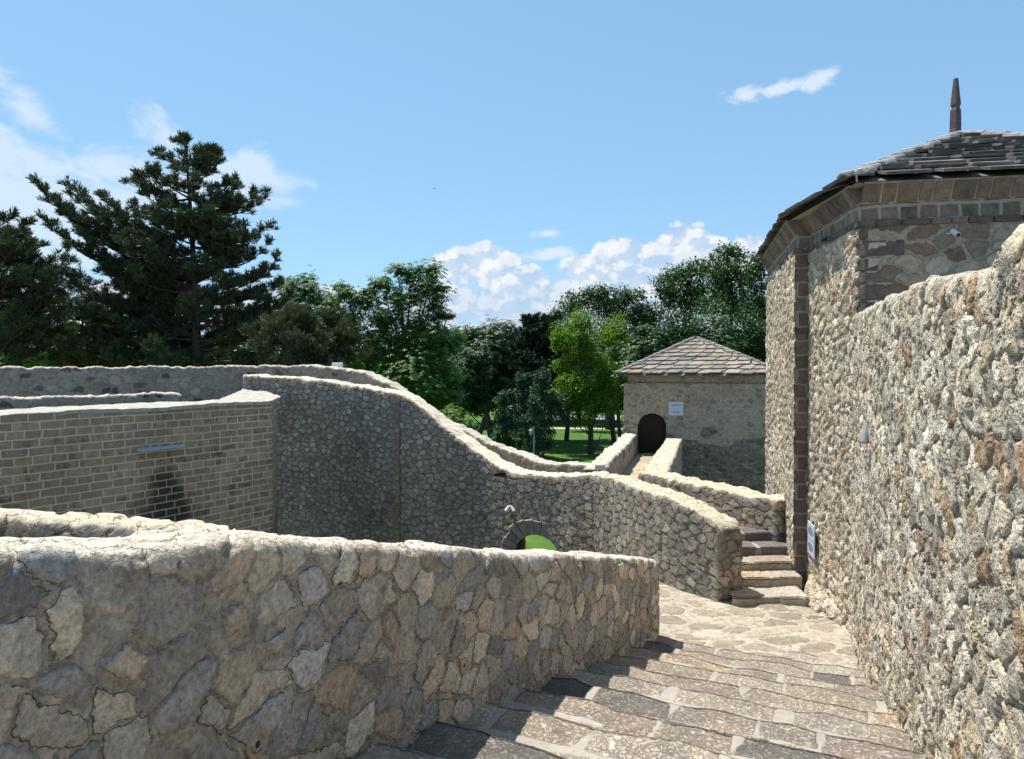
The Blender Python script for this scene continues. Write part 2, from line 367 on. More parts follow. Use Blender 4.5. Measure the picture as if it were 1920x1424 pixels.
M_gate = rubble('gate_tower_stone', .30, .22, [(.28, .245, .20), (.32, .28, .235), (.24, .21, .175), (.27, .22, .17)], (.315, .275, .225), joint=.10, soft=.07, jvar=.12, relief=.014, mid=.02, fine=.004, dist=.45, fleck=.22, seed=7.9, bury=.35, gain=1.2, warm=(1.08, 1., .90), dark=((.06, .052, .045), .5, .6))
M_gate_low = rubble('gate_tower_rough_stone', .34, .12, [(.26, .225, .185), (.30, .26, .22), (.22, .19, .16), (.15, .13, .11)], (.22, .19, .155), joint=.08, soft=.07, jvar=.12, relief=.05, mid=.04, fine=.006, dist=.6, fleck=.28, seed=7.2, gain=1.1, dark=((.05, .045, .04), .6, .9))
M_flag = rubble('landing_paving', .55, .34, [(.31, .28, .235), (.38, .35, .30), (.24, .21, .18), (.28, .245, .205)], (.37, .34, .295), joint=.06, soft=.04, jvar=.08, relief=.014, mid=.02, fine=.006, dist=.4, fleck=.35, seed=9.3, dark=((.12, .105, .09), .6, 1.6))
M_walk = rubble('wall_walk_paving', .5, .4, [(.34, .30, .21), (.38, .34, .25)], (.36, .32, .23), relief=.008, mid=.02, fine=.004, seed=1.1)
# squared blocks with pale joints
def blocks(name, bw, bh, c1, c2, mortar, ms=.014, seed=0., stain=None, relief=.012, seamvar=.012, rows=None):
    m, t, b, out = material(name, .92, 'BOTH')
    uv = t.n('ShaderNodeUVMap').outputs[0]; x, y, _ = t.xyz(uv); p = t.comb(x, y, seed)
    nd = t.noise(p, 3., 4, .6, out=1); p2 = t.v('ADD', p, t.v('SCALE', t.v('SUBTRACT', nd, (.5, .5, .5)), sc=seamvar*4))
    p2 = t.v('ADD', p2, (0, 20*bh+.03, 0))
    br = t.n('ShaderNodeTexBrick', {'Vector': p2, 'Color1': (0., 0., 0.), 'Color2': (1., 1., 1.), 'Mortar': (.5, .5, .5), 'Scale': 1., 'Mortar Size': ms, 'Mortar Smooth': .12, 'Bias': 0., 'Brick Width': bw, 'Row Height': bh}, offset=.43, offset_frequency=2, squash=.68, squash_frequency=3)
    r = t.n('ShaderNodeSeparateColor', {0: br.outputs[0]}).outputs[0]; mk = br.outputs[1]
    nf = t.noise(p, 34., 5, .7); nn = t.noise(p, 7., 5, .65); big = t.noise(p, .5, 4)
    col = t.ramp(r, [(0, c1), (.35, tuple(a*.75 for a in c1)), (.6, c2), (.8, tuple(a*1.15 for a in c2)), (1, c1)])
    col = t.v('SCALE', col, sc=t.m('MULTIPLY', t.lin(nf, .25, .75, .6, 1.35), t.lin(nn, .3, .7, .75, 1.2)))
    col = t.mix(t.m('MULTIPLY', t.sm(t.noise(t.v('ADD', p, (5, 5, 5)), 2.6, 6, .72), .5, .66), .72), col, (.075, .058, .045))
    mo = mortar
    if stain:
        g = t.noise(p, 1.6, 5, .65)
        dx = t.m('SUBTRACT', x, stain[0]); dy = t.m('SUBTRACT', stain[1], y)
        wd = t.m('ADD', .16, t.m('MULTIPLY', dy, .38))
        f = t.m('SUBTRACT', 1., t.sm(t.m('ADD', t.m('DIVIDE', t.m('ABSOLUTE', t.m('SUBTRACT', dx, t.m('MULTIPLY', dy, .06))), t.m('MAXIMUM', wd, .05)), t.m('MULTIPLY', t.m('SUBTRACT', g, .5), 2.2)), .5, 1.5))
        f = t.m('MULTIPLY', f, t.sm(dy, 0., .45))
        f2 = t.m('MULTIPLY', t.sm(t.m('ADD', dy, t.m('MULTIPLY', t.m('SUBTRACT', g, .5), 2.)), 1.6, 2.4), .55)
        f = t.m('MAXIMUM', f, f2)
        col = t.mix(t.m('MULTIPLY', f, .9), col, (.025, .024, .024)); mo = t.mix(t.m('MULTIPLY', f, .45), mortar, (.10, .095, .09))
    col = t.mix(mk, col, t.v('SCALE', mo, sc=t.lin(nn, .3, .7, .85, 1.1)) if stain is None else mo)
    col = t.v('SCALE', col, sc=t.lin(big, .3, .7, .82, 1.12))
    t.set(b, 'Base Color', col)
    h = t.m('ADD', t.m('MULTIPLY', t.m('SUBTRACT', 1., mk), relief), t.m('ADD', t.m('MULTIPLY', nf, .006), t.m('MULTIPLY', nn, .008)))
    setdisp(t, out, h); return m
M_block = blocks('block_wall_stone', .42, .143, (.49, .355, .23), (.33, .245, .165), (.62, .52, .40), ms=.014, stain=(3.51, -1.72))
M_frieze = blocks('tower_frieze_blocks', .36, .2, (.27, .22, .17), (.17, .14, .11), (.36, .32, .27), ms=.022, seed=4., seamvar=.02)
M_strip = blocks('buttress_blocks', .5, .24, (.20, .15, .11), (.14, .11, .085), (.30, .26, .21), ms=.02, seed=2., seamvar=.02, relief=.02)
# stones that carry their own random number
def slab(name, cols, var=.3, bump=.006, sc=9., mortar=None, rough=.9, lichen=None):
    m, t, b, out = material(name, rough)
    co = t.n('ShaderNodeTexCoord').outputs['Object']; r = t.n('ShaderNodeAttribute', attribute_name='rnd').outputs['Fac']
    n = t.noise(co, sc, 5, .68); n2 = t.noise(co, sc*5, 4, .7)
    k = len(cols); col = t.ramp(r, [(i/k, c) for i, c in enumerate(cols)], 'CONSTANT')
    col = t.v('SCALE', col, sc=t.m('MULTIPLY', t.lin(n, .3, .7, 1-var, 1+var), t.lin(n2, .3, .7, .8, 1.2)))
    if lichen: col = t.mix(t.m('MULTIPLY', t.sm(t.noise(co, sc*.6, 5, .7), .52, .66), .7), col, lichen)
    t.set(b, 'Base Color', col); setdisp(t, out, t.m('ADD', t.m('MULTIPLY', n, bump), t.m('MULTIPLY', n2, bump*.5)))
    return m
M_quoin = slab('quoin_stone', [(.13, .11, .095), (.10, .088, .078), (.20, .155, .12), (.16, .13, .105), (.12, .10, .09)], bump=.02, sc=7.)
M_cornice = slab('cornice_stone', [(.19, .15, .115), (.15, .12, .10), (.22, .18, .14), (.12, .10, .09)], bump=.012)
M_mortar = plain('pale_mortar', (.36, .33, .28), .95, var=.15, sc=8., bump=.01)
M_roof_small = slab('gate_roof_slabs', [(.27, .235, .195), (.22, .19, .165), (.31, .275, .225), (.26, .215, .165), (.24, .218, .19), (.18, .162, .145), (.27, .238, .195)], bump=.012, sc=5., lichen=(.33, .31, .26))
M_roof_big = slab('tower_roof_slates', [(.115, .11, .105), (.15, .142, .13), (.085, .083, .08), (.19, .178, .155), (.13, .122, .11)], bump=.01, sc=5., lichen=(.24, .23, .205))
M_ridge = slab('ridge_mortar', [(.34, .335, .32), (.28, .275, .26), (.38, .37, .34)], bump=.03, sc=5., lichen=(.20, .20, .19))
M_dark_wood = plain('dark_door_wood', (.035, .024, .018), .7, var=.3, sc=20.)
M_finial = plain('finial_painted_wood', (.10, .07, .075), .55, var=.25, sc=14., bump=.004)
M_white = plain('white_painted_metal', (.72, .72, .70), .4, var=.06)
M_grey = plain('grey_painted_metal', (.30, .30, .30), .45, var=.1)
M_black = plain('black_plastic', (.02, .02, .022), .45, var=.1)
M_glass = plain('dark_lens_glass', (.03, .03, .035), .08, var=.1)
M_plaque = plain('pale_blue_plaque', (.56, .61, .70), .35, var=.05)
M_ink = plain('grey_blue_ink', (.13, .16, .24), .6, var=.05)
M_steel = plain('galvanised_steel', (.38, .42, .46), .35, .3, var=.1)
M_brass = plain('worn_brass_ring', (.33, .27, .18), .45, .4, var=.25, sc=30.)
M_lens = plain('frosted_lens', (.22, .21, .18), .3, var=.2, sc=40.)
# steps: slabs are marked on the mesh by their distance to the slab edge
def stepmat(nm='step_stone', gain=2.0, dkk=.5):
    m, t, b, out = material(nm, .88, 'BOTH')
    uv = t.n('ShaderNodeUVMap').outputs[0]; x, y, _ = t.xyz(uv); p = t.comb(x, y, .7)
    sd = t.n('ShaderNodeAttribute', attribute_name='sdf').outputs['Fac']; r = t.n('ShaderNodeAttribute', attribute_name='rnd').outputs['Fac']
    n = t.noise(p, 6., 5, .65); nf = t.noise(p, 45., 5, .7); nw = t.noise(p, 24., 5, .72, .4)
    e = t.m('ADD', sd, t.m('MULTIPLY', t.m('SUBTRACT', n, .5), .09))
    M = t.sm(e, 0., .014)
    col = t.ramp(r, [(0, (.20, .165, .13)), (.16, (.235, .20, .16)), (.30, (.10, .09, .08)), (.40, (.25, .22, .18)), (.58, (.19, .15, .125)), (.66, (.24, .21, .175)), (.76, (.08, .072, .065)), (.84, (.21, .175, .14)), (.93, (.26, .20, .14))], 'CONSTANT')
    pit = t.sm(t.m('ABSOLUTE', t.m('SUBTRACT', nw, .5)), .0, .07)
    big = t.noise(p, 2.3, 4, .6)
    dk = t.m('MULTIPLY', t.sm(big, .45, .62), dkk)
    col = t.v('SCALE', col, sc=t.m('MULTIPLY', t.lin(nf, .3, .7, .84, 1.16), t.lin(n, .3, .7, .8, 1.18)))
    col = t.mix(t.m('MULTIPLY', t.m('SUBTRACT', 1., pit), t.m('ADD', t.m('MULTIPLY', dk, .7), .12)), col, (.06, .053, .047))
    col = t.mix(dk, col, t.mix(nf, (.05, .047, .043), (.24, .21, .18)))
    mo = t.v('SCALE', (.365, .33, .285), sc=t.m('MULTIPLY', t.lin(n, .3, .7, .8, 1.12), t.lin(nf, .3, .7, .85, 1.12)))
    t.set(b, 'Base Color', t.mix(M, mo, t.v('SCALE', col, sc=gain)))
    h = t.m('MULTIPLY', M, t.m('ADD', .006, t.m('MULTIPLY', pit, .007))); h = t.m('ADD', h, t.m('MULTIPLY', nf, .004)); h = t.m('ADD', h, t.m('MULTIPLY', n, .014))
    setdisp(t, out, h); return m
M_step = stepmat()
M_step_b = stepmat('worn_step_stone', 2.3, .15)
# ground
def groundmat(name, c1, c2, sc, bump, extra=None):
    m, t, b, out = material(name, .95)
    co = t.n('ShaderNodeTexCoord').outputs['Object']; n = t.noise(co, sc, 5, .65); n2 = t.noise(co, sc*.06, 4, .6); n3 = t.noise(co, sc*9, 3, .7)
    col = t.mix(t.lin(n, .3, .7), c1, c2); col = t.v('SCALE', col, sc=t.m('MULTIPLY', t.lin(n2, .3, .7, .75, 1.2), t.lin(n3, .3, .7, .75, 1.25)))
    if extra: col = t.mix(t.m('MULTIPLY', t.sm(n2, .55, .65), .5), col, extra)
    t.set(b, 'Base Color', col); setdisp(t, out, t.m('MULTIPLY', n, bump)); return m
M_lawn = groundmat('lawn_grass', (.045, .12, .014), (.085, .17, .025), 4., .08, (.12, .16, .04))
M_tan_bounce = groundmat('tan_bounce_ground', (.27, .24, .19), (.22, .19, .15), 3., .02)
M_court = groundmat('courtyard_soil', (.10, .09, .06), (.07, .10, .03), 1.5, .05)
M_pale = groundmat('pale_gravel', (.50, .46, .40), (.42, .39, .34), 2., .02)
M_road = groundmat('pale_asphalt', (.30, .30, .30), (.36, .36, .35), 2., .01)
# leaves and bark
def leafmat(name, a, b_, tr=.35, rough=.5):
    m, t, b, out = material(name, rough)
    r = t.n('ShaderNodeAttribute', attribute_name='tint').outputs['Fac']
    col = t.mix(r, a, b_); b.inputs['Specular IOR Level'].default_value = .3; t.set(b, 'Base Color', col)
    tl = t.n('ShaderNodeBsdfTranslucent', {'Color': t.v('MULTIPLY', col, (1.25, 1.35, .55))})
    mx = t.n('ShaderNodeMixShader', {0: tr, 1: b.outputs[0], 2: tl.outputs[0]}); t.t.links.new(mx.outputs[0], out.inputs[0]); return m
L_pine = leafmat('pine_needles', (.024, .050, .026), (.095, .12, .058), .12)
L_pine_b = leafmat('dry_pine_needles', (.042, .060, .034), (.105, .115, .060), .15)
L_chest = leafmat('chestnut_leaves', (.030, .088, .018), (.085, .185, .030), .28)
L_dark = leafmat('dark_linden_leaves', (.014, .045, .015), (.042, .098, .026), .18)
L_yel = leafmat('yellow_green_leaves', (.085, .175, .016), (.15, .25, .020), .4)
L_pop = leafmat('poplar_leaves', (.022, .062, .020), (.065, .135, .036), .2)
L_thuja = leafmat('clipped_conifer_leaves', (.014, .050, .026), (.045, .115, .05), .1)
L_light = leafmat('light_green_leaves', (.07, .15, .02), (.12, .22, .028), .4)
L_spruce = leafmat('spruce_needles', (.014, .034, .020), (.036, .070, .032), .1)
M_bark = plain('pine_bark', (.070, .052, .042), .95, var=.4, sc=6., bump=.05)
M_bark_d = plain('grey_bark', (.075, .066, .055), .95, var=.35, sc=6., bump=.04)
# ================================================================== ground
bpy.context.view_layer.update()
GZ = -7.
def sheet(name, z, poly, mat, kind='structure'):
    me = bpy.data.meshes.new(name); me.from_pydata([(x, y, z) for x, y in poly], [], [tuple(range(len(poly)))]); me.update()
    return tag(link(name, me, mat), kind=kind)
sheet('lawn', GZ, [(-700, 24), (900, 24), (900, 1500), (-700, 1500)], M_lawn)
sheet('unseen_tan_ground', GZ-.004, [(-700, -300), (900, -300), (900, 24), (-700, 24)], M_tan_bounce)  # unseen sheet, tan so the light it bounces on the walls isn't green
sheet('courtyard_ground', -6.2, [(-14, 1), (-.6, 4), (3.2, 11.9), (1.2, 16), (-.3, 17.6), (-3.2, 19.3), (-8.4, 22.2), (-16, 21.5)], M_court)
sheet('road', GZ+.02, [(3.5, 100), (14, 99), (16, 109), (3, 111)], M_road)
sheet('park_path', GZ+.024, [(3, 84.5), (26, 82.2), (60, 80), (60, 81.8), (26, 84.0), (3, 86.5)], M_pale)
# ================================================================== the stone staircase
DX, DY = .43, .903; PX, PY = .903, -.43
def zs(s): return -1.65 if s < 1.9 else max(-3.65, -1.65-(s-1.9)*2.0/8.17)
stairs = thing('stone_staircase', (.9, 5., -2.), 'wide stone staircase of brown slabs and pale mortar dropping between the stone walls', 'staircase')
rng = np.random.default_rng(11)
def step(name, s0, s1, z1, zlow, q0, q1, parent, fr, seed, res=.022, slope=.03, curve=0., mat=None):
    """one step: tread from s0 to s1 at z1, front drop at s1 to zlow. fr(s, q) -> x, y"""
    rg = np.random.default_rng(seed)
    # slabs: q positions, in one or two rows
    slabs = []
    if mat is None:
        L_ = s1-s0; fd = rg.uniform(.30, .40); q = q0-rg.random()*.5
        while q < q1:                # long slabs along the front edge
            w = rg.uniform(.28, .85); g = rg.uniform(.005, .03) if rg.random() < .82 else rg.uniform(.08, .18)
            slabs.append((q, q+w, L_-fd+rg.uniform(-.07, .07), L_+.035, rg.random(), rg.uniform(-.04, .04), rg.uniform(.004, .022))); q += w+g
        q = q0-rg.random()*.5
        while q < q1:                # smaller stones bedded in the mortar behind them
            w = rg.uniform(.22, .8); g = rg.uniform(.01, .12)
            if rg.random() < .78: slabs.append((q, q+w, rg.uniform(0, .06), L_-fd-rg.uniform(-.02, .03), rg.choice([.1, .45, .8, .95, .3, .7]), rg.uniform(-.08, .08), rg.uniform(-.006, .004)))
            q += w+g
    q_skip = mat is None
    rows = [(-.02, s1-s0+.035)] if (s1-s0) < .5 or rg.random() < .55 else [(-.02, (s1-s0)*.42), ((s1-s0)*.46, s1-s0+.035)]
    for (a, b) in ([] if q_skip else rows):
        q = q0-rg.random()*.5
        while q < q1:
            w = rg.uniform(.45, 1.35); g = rg.uniform(.02, .07) if rg.random() < .82 else rg.uniform(.12, .28)
            slabs.append((q, q+w, a+rg.uniform(0, .05), b-rg.uniform(-.02, .03) if b > (s1-s0) else b-rg.uniform(0, .04), rg.random(), rg.uniform(-.05, .05), rg.uniform(-.008, .01))); q += w+g
    na = max(6, int((s1-s0+abs(z1-zlow))/res)); nq = int((q1-q0)/res)
    L = s1-s0; tot = L+(z1-zlow); tt = np.linspace(0, tot, na+1); qq = np.linspace(q0, q1, nq+1)
    T, Q = np.meshgrid(tt, qq, indexing='ij'); T = T.ravel(); Q = Q.ravel()
    sd = np.full(T.shape, -9.); rn = np.zeros(T.shape); dz = np.zeros(T.shape)
    wob = vnoise(Q*3, T*3, seed)*.09+vnoise(Q*9, T*9, seed+1)*.03
    for (a, b, c, d, r, sk, hz) in slabs:
        dd = np.minimum(np.minimum(T-(c+sk*(Q-a)), ((d if d < L else 9.)+sk*(Q-a))-T), np.minimum(Q-a-sk*T, b+sk*T-Q))
        k = dd > sd; sd[k] = dd[k]; rn[k] = r; dz[k] = hz
    sd = sd+wob*.55
    ew = vnoise(Q*2.2, Q*0, seed+4)*.09+vnoise(Q*7, Q*0, seed+5)*.035
    ed = 1/(1+np.exp(-(T-L)*60))
    flat = np.minimum(T, L); drop = np.maximum(0, T-L)
    s = s0+flat+ew*np.clip(flat/L, 0, 1)+curve*(Q-q0)**2
    s = s+np.clip(drop, 0, .05)*(-.25 if mat is None else -.3)
    z = z1-slope*flat-np.exp(-((T-L)/(.015 if mat else .025))**2)*(.004 if mat else .008)-drop+vnoise(Q*1.5, T*1.5, seed+6)*.02+np.clip(sd*4, 0, 1)*(.008+dz)
    X, Y = fr(s, Q); n = nq+1
    V = np.c_[X, Y, z]
    ii, jj = np.meshgrid(np.arange(na), np.arange(nq), indexing='ij'); ii = ii.ravel(); jj = jj.ravel()
    fc = np.c_[ii*n+jj, (ii+1)*n+jj, (ii+1)*n+jj+1, ii*n+jj+1]
    UVv = np.c_[Q, T+seed*1.37]
    o = gridmesh(name, V, fc, UVv[fc], np.zeros(len(V)), mat or M_step, parent)
    if 1: o.data.set_sharp_from_angle(angle=math.radians(35))
    for nm, arr in (('sdf', sd), ('rnd', rn)):
        at = o.data.attributes.new(nm, 'FLOAT', 'POINT'); at.data.foreach_set('value', arr.astype(np.float32))
    return o
def fr_main(s, q): return s*DX+q*PX, s*DY+q*PY
NST = 13
for k in range(NST):
    s0 = 1.9+k*8.17/NST; s1 = s0+8.17/NST; z1 = -1.65-(k+1)*2./(NST+0.)+.02
    o = step('step', s0-.03, s1, z1, z1-.19, -2.75, 2.3, stairs, fr_main, 20+k, slope=.035)
floor_grid('top_platform', [(-4.2, -3.2, -1.66), (1.2, -5.6, -1.66), (3.4, .0, -1.66), (-1.6, 2.6, -1.66)], M_flag, stairs, .08, .01)
landing = floor_grid('landing', [(.55, 9.9, -3.645), (5.6, 8.0, -3.66), (6.2, 14.6, -3.80), (1.0, 14.6, -3.72)], M_flag, stairs, .028, .03)
# five steps that climb behind the lower parapet
up = thing('short_staircase', (4.0, 12.4, -3.7), 'five worn stone steps climbing behind the rounded end of the lower parapet', 'staircase')
def fr_up(s, q): return q, 30-s      # s grows towards the viewer
for k in range(5):
    yb = 11.55+k*.42+.42; yf = 11.55+k*.42
    sk = .10*(k == 0)
    step('step', 30-yb-.05, 30-yf+(.1 if k == 0 else 0), -3.70+(k+1)*.142, -3.78+k*.142-.03, 3.42 if k == 0 else 3.2, [4.6, 4.72, 4.88, 4.92, 4.96][k], up, fr_up, 60+k, res=.02, slope=.01, mat=M_step_b)
floor_grid('upper_landing', [(3.0, 13.62, -3.02), (4.9, 13.62, -2.98), (3.5, 17.0, -3.28), (2.3, 16.6, -3.28)], M_walk, up, .06, .02)
# ================================================================== near parapet
LW = lambda Y: -.745+.45*(Y-3.8)
near_pts = [(LW(-2), -2., -.50, -2.4), (LW(1.2), 1.2, -.55, -2.4), (LW(2.12), 2.12, -.575, -2.4), (LW(2.96), 2.96, -.76, -2.5), (LW(3.8), 3.8, -.985, -2.6), (LW(5.3), 5.3, -1.385, -2.9), (LW(6.93), 6.93, -1.81, -3.3), (LW(8.3), 8.3, -2.19, -3.7), (LW(9.1)+.02, 9.1, -2.44, -3.9), (LW(9.65)+.02, 9.65, -2.60, -3.9)]
near_pts = [(a, b, c+.055*min(1, max(.35, b/4))-(.03 if 5 < b < 9 else 0), d) for a, b, c, d in near_pts]
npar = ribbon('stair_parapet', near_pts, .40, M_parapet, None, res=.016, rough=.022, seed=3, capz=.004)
tag(npar, 'near stone parapet with big rough stones beside the descending stairs, sunlit pale top', 'parapet wall')
w2 = ribbon('garden_wall', [(-9., 4.0, -.80, -6.2), (-2.9, 4.04, -.83, -6.2), (-1.75, 3.86, -.85, -6.2), (-1.25, 3.68, -.90, -6.2), (-.98, 3.95, -.99, -6.2)], .17, M_curtain_b, None, res=.03, rough=.02, seed=8)
tag(w2, 'dark low wall joining the back of the near parapet from the left', 'wall')
# ================================================================== tall weathered wall at the right
rw = [(4.66, 10.02, .70, -4.2), (4.6, 9.84, .70, -4.2), (3.6, 7.1, .62, -3.9), (2.88, 5.12, .56, -3.4), (2.38, 3.76, .46, -3.), (2.13, 3.08, .53, -2.8), (1.55, 1.5, .55, -2.3), (.4, -1.6, .55, -2.)]
rw = [(x-.0, y, z, b) for x, y, z, b in rw]
rwall = ribbon('weathered_wall', rw, .55, M_crag, None, res=.018, rough=.02, seed=5, lean=0.)
tag(rwall, 'tall craggy cream stone wall in raking sun along the right of the stairs', 'wall')
# ================================================================== curtain wall
inner = [(458, 705, 22.2), (560, 711, 21.4), (640, 722, 20.7), (700, 730, 20.1), (745, 737, 19.6), (775, 752, 19.3), (817, 789, 19.), (855, 822, 18.7), (892, 848, 18.3), (925, 870, 17.9), (949, 882, 17.6), (979, 891, 17.2), (1050, 893, 16.4), (1117, 893, 15.5), (1155, 903, 14.6), (1200, 916, 13.5), (1240, 931, 12.75), (1280, 947, 12.25), (1312, 962, 11.95), (1336, 978, 11.72), (1346, 997, 11.6)]
ci = [tuple(P(a, b, Y))+(-6.3,) for a, b, Y in inner]
GC = lambda z: .52*np.sqrt(np.clip(1-((z+4.35)/.55).clip(0, None)**2, 0, 1))
gx0, gx1 = .06, 1.10
def gate_in(c): return (c[:, 1] > 14.5) & (c[:, 0] > gx0) & (c[:, 0] < gx1) & (np.abs(c[:, 0]-(gx0+gx1)/2) < GC(c[:, 2])) & (c[:, 2] < -3.80)
def gate_out(c): return (c[:, 1] > 18.) & (c[:, 0] > .37) & (c[:, 0] < 1.41) & (np.abs(c[:, 0]-.89) < GC(c[:, 2])) & (c[:, 2] < -3.80)
cw = thing('curtain_wall', (-1., 19., -7.), 'long curving rubble curtain wall sweeping down from the high left to the gate arch', 'fortress wall')
kk = 13
ribbon('inner_parapet', ci[:kk+1], .48, M_curtain, cw, res=.042, rough=.04, seed=9, hole=gate_in)
outer = [(-140, 690, 20.), (0, 690, 21.5), (230, 689, 23.), (460, 686, 25), (560, 686.5, 24.8), (640, 692, 24.2), (690, 702, 23.6), (727, 720, 23.1), (745, 731, 22.9), (780, 755, 22.6), (820, 781, 22.3), (855, 800, 22), (900, 824, 21.6), (949, 845, 21.2), (980, 858, 20.8), (1003, 867, 20.4), (1050, 870, 20.0), (1099, 871.5, 19.6), (1125, 874, 19.3)]
co_ = [tuple(P(a, b, Y))+(-7.3,) for a, b, Y in outer]
ribbon('outer_parapet', co_, .45, M_outer, cw, res=.05, rough=.055, seed=12, hole=gate_out)
# wall walk between them
mb = MB(); ni = 40
ca = np.array(ci[:kk+1]); cb = np.array(co_[3:])
ia = np.interp(np.linspace(0, 1, ni), np.linspace(0, 1, len(ca)), np.arange(len(ca)))
def at(c, q, k): return np.interp(q, np.arange(len(c)), c[:, k])
xa = np.linspace(ca[0, 0], ca[-1, 0], ni); vs = []; fs = []
for i, x in enumerate(xa):
    ya, za = np.interp(x, ca[:, 0], ca[:, 1]), np.interp(x, ca[:, 0], ca[:, 2]); yb = np.interp(x, cb[:, 0], cb[:, 1])
    vs += [(x, ya+.2, za-.95), (x, yb+.2, za-.95)]
    if i: fs.append((2*i-2, 2*i, 2*i+1, 2*i-1))
mb.add(vs, fs).build('wall_walk', M_walk, cw)
# gate passage and its ring of stones
def arch_pts(cx, y, n=14, w=.52, z0=-6.3):
    pts = [(cx-w, y, z0), (cx-w, y, -5.2)]
    for k in range(n+1):
        a = math.pi*(1-k/n); pts.append((cx+w*math.cos(a), y, -4.35+.55*math.sin(a)))
    return pts+[(cx+w, y, -5.2), (cx+w, y, z0)]
a1 = arch_pts(.58, 16.72); a2 = arch_pts(.89, 20.6); n = len(a1)
a1 = [(x, 16.45+(1.1-x)*.62, z) for x, y, z in a1]
MB().add(a1+a2, [(i, i+1, n+i+1, n+i) for i in range(n-1)]).build('gate_passage', plain('passage_stone', (.16, .14, .12), .95, var=.3, sc=5., bump=.03), cw)
mb = MB(); n = 13; rs = random.Random(4)
for k in range(n):
    a0 = math.pi*(k+.04)/n; a1_ = math.pi*(k+.96)/n; ro = rs.uniform(.30, .38)
    pts = []
    for r_, aa in ((0, a0), (ro, a0), (ro, a1_), (0, a1_)):
        x = .58-(.52+r_)*math.cos(aa); z = -4.35+(.55+r_)*math.sin(aa); pts.append((x, z))
    yy = lambda x: 16.45+(1.1-x)*.62
    mb.hexa([(x, yy(x)+.1, z) for x, z in pts], [(x, yy(x)-.022, z) for x, z in pts], rs.random())
mb.build('gate_arch', slab('arch_voussoirs', [(.24, .20, .165), (.19, .165, .14), (.28, .24, .20)], bump=.02), cw, bevel=.012)
low = ribbon('lower_parapet', ci[kk:], .46, M_curtain_b, None, res=.032, rough=.045, seed=14, smooth=1)
tag(low, 'rubble parapet curving toward the viewer, its rounded end beside the short steps', 'parapet wall')
# continuation at the far left, lower wall in front of it
fw = ribbon('low_wall', [tuple(P(a, b, Y))+(-6.2,) for a, b, Y in [(-120, 753, 17.2), (0, 749, 18.), (160, 744, 19.), (270, 738, 19.7), (318, 737, 20.), (338, 742, 20.1)]], .4, M_outer, None, res=.05, rough=.04, seed=21)
tag(fw, 'low pale topped wall between the block wall and the long grey parapet, far left', 'wall')
# ================================================================== wall of squared blocks
bz = -.76
F0 = P(-90, 783, 11.2); F1 = P(505, 752, 16.6); F2 = P(518, 744, 19.4)
block_uv0 = -6.9
bw = thing('block_wall', (-7.5, 14., -6.2), 'wall of squared brown blocks with white joints and a black stain', 'wall')
ctrl = [(F0.x, F0.y, F0.z-.02, -6.2), (F1.x-.03, F1.y-.05, F1.z-.02, -6.2), (F1.x+.03, F1.y+.05, F1.z-.02, -6.2), (F2.x, F2.y, F2.z-.02, -6.2)]
bo = strip('block_facing', ctrl, M_block, bw, res=.04)
stain_at = (Vector((P(302, 860, 14.6).x, 0, 0)))
T = [F0, F1+Vector((.05, -.06, 0)), F2+Vector((.08, .1, 0)), P(500, 735, 21.), P(455, 730, 21.8), P(425, 744, 18.8), P(410, 750, 17.6), P(-90, 772, 12.6)]
bm = bmesh.new(); tv = [bm.verts.new(p+Vector((0, 0, .0))) for p in T]; lv = [bm.verts.new(p-Vector((0, 0, .07))) for p in T]
bm.faces.new(tv)
for i in range(len(T)): bm.faces.new((lv[i], lv[(i+1) % len(T)], tv[(i+1) % len(T)], tv[i]))
bmesh.ops.recalc_face_normals(bm, faces=bm.faces)
top_f = [f for f in bm.faces if len(f.verts) > 4]
bmesh.ops.triangulate(bm, faces=bm.faces[:])
for _ in range(6):
    ed = [e for e in bm.edges if e.calc_length() > .12]
    if not ed: break
    bmesh.ops.subdivide_edges(bm, edges=ed, cuts=1); bmesh.ops.triangulate(bm, faces=[f for f in bm.faces if len(f.verts) > 3])
for v in bm.verts:
    d = vnoise(v.co.x*2.2, v.co.y*2.2, 3)*.03+vnoise(v.co.x*7, v.co.y*7, 5)*.03; v.co.z += float(d)
    v.co.y += float(vnoise(v.co.x*5, v.co.z*3, 8))*.05
me = bpy.data.meshes.new('coping'); bm.to_mesh(me); bm.free()
M_coping = slab('coping_mortar', [(.43, .395, .335)], var=.25, bump=.035, sc=5., lichen=(.36, .33, .28))
link('coping', me, M_coping, bw)
# light bar on it
fdir = (F1-F0).normalized(); fdir.z = 0; fdir.normalize(); fn = Vector((fdir.y, -fdir.x, 0))
def on_block(px, py, off=.1):
    d = P(px, py, 1.); A = F0+fn*off
    # ray (0,0,0)+t*d against the facing plane
    t_ = A.dot(fn)/d.dot(fn); return d*t_
lb = thing('wall_lamp_bar', on_block(302, 841, .0), 'slim pale blue metal bar on two brackets on the block wall above the stain', 'light fitting')
a = on_block(258, 844, .16); b = on_block(345, 839, .16)
mb = MB(); M3 = Matrix((fdir, -fn, (0, 0, 1))).transposed()
mid = (a+b)/2; L = (b-a).length
mb.box(mid, (L, .09, .05), M3); mb.box(mid+Vector((0, 0, .03)), (L, .03, .03), M3); mb.build('housing', plain('pale_blue_metal', (.34, .40, .46), .35, .2, var=.1), lb, bevel=.008)
for q in (.28, .76):
    MB().box(a+(b-a)*q-fn*.085+Vector((0, 0, .03)), (.05, .13, .09), M3).build('bracket', M_steel, lb)
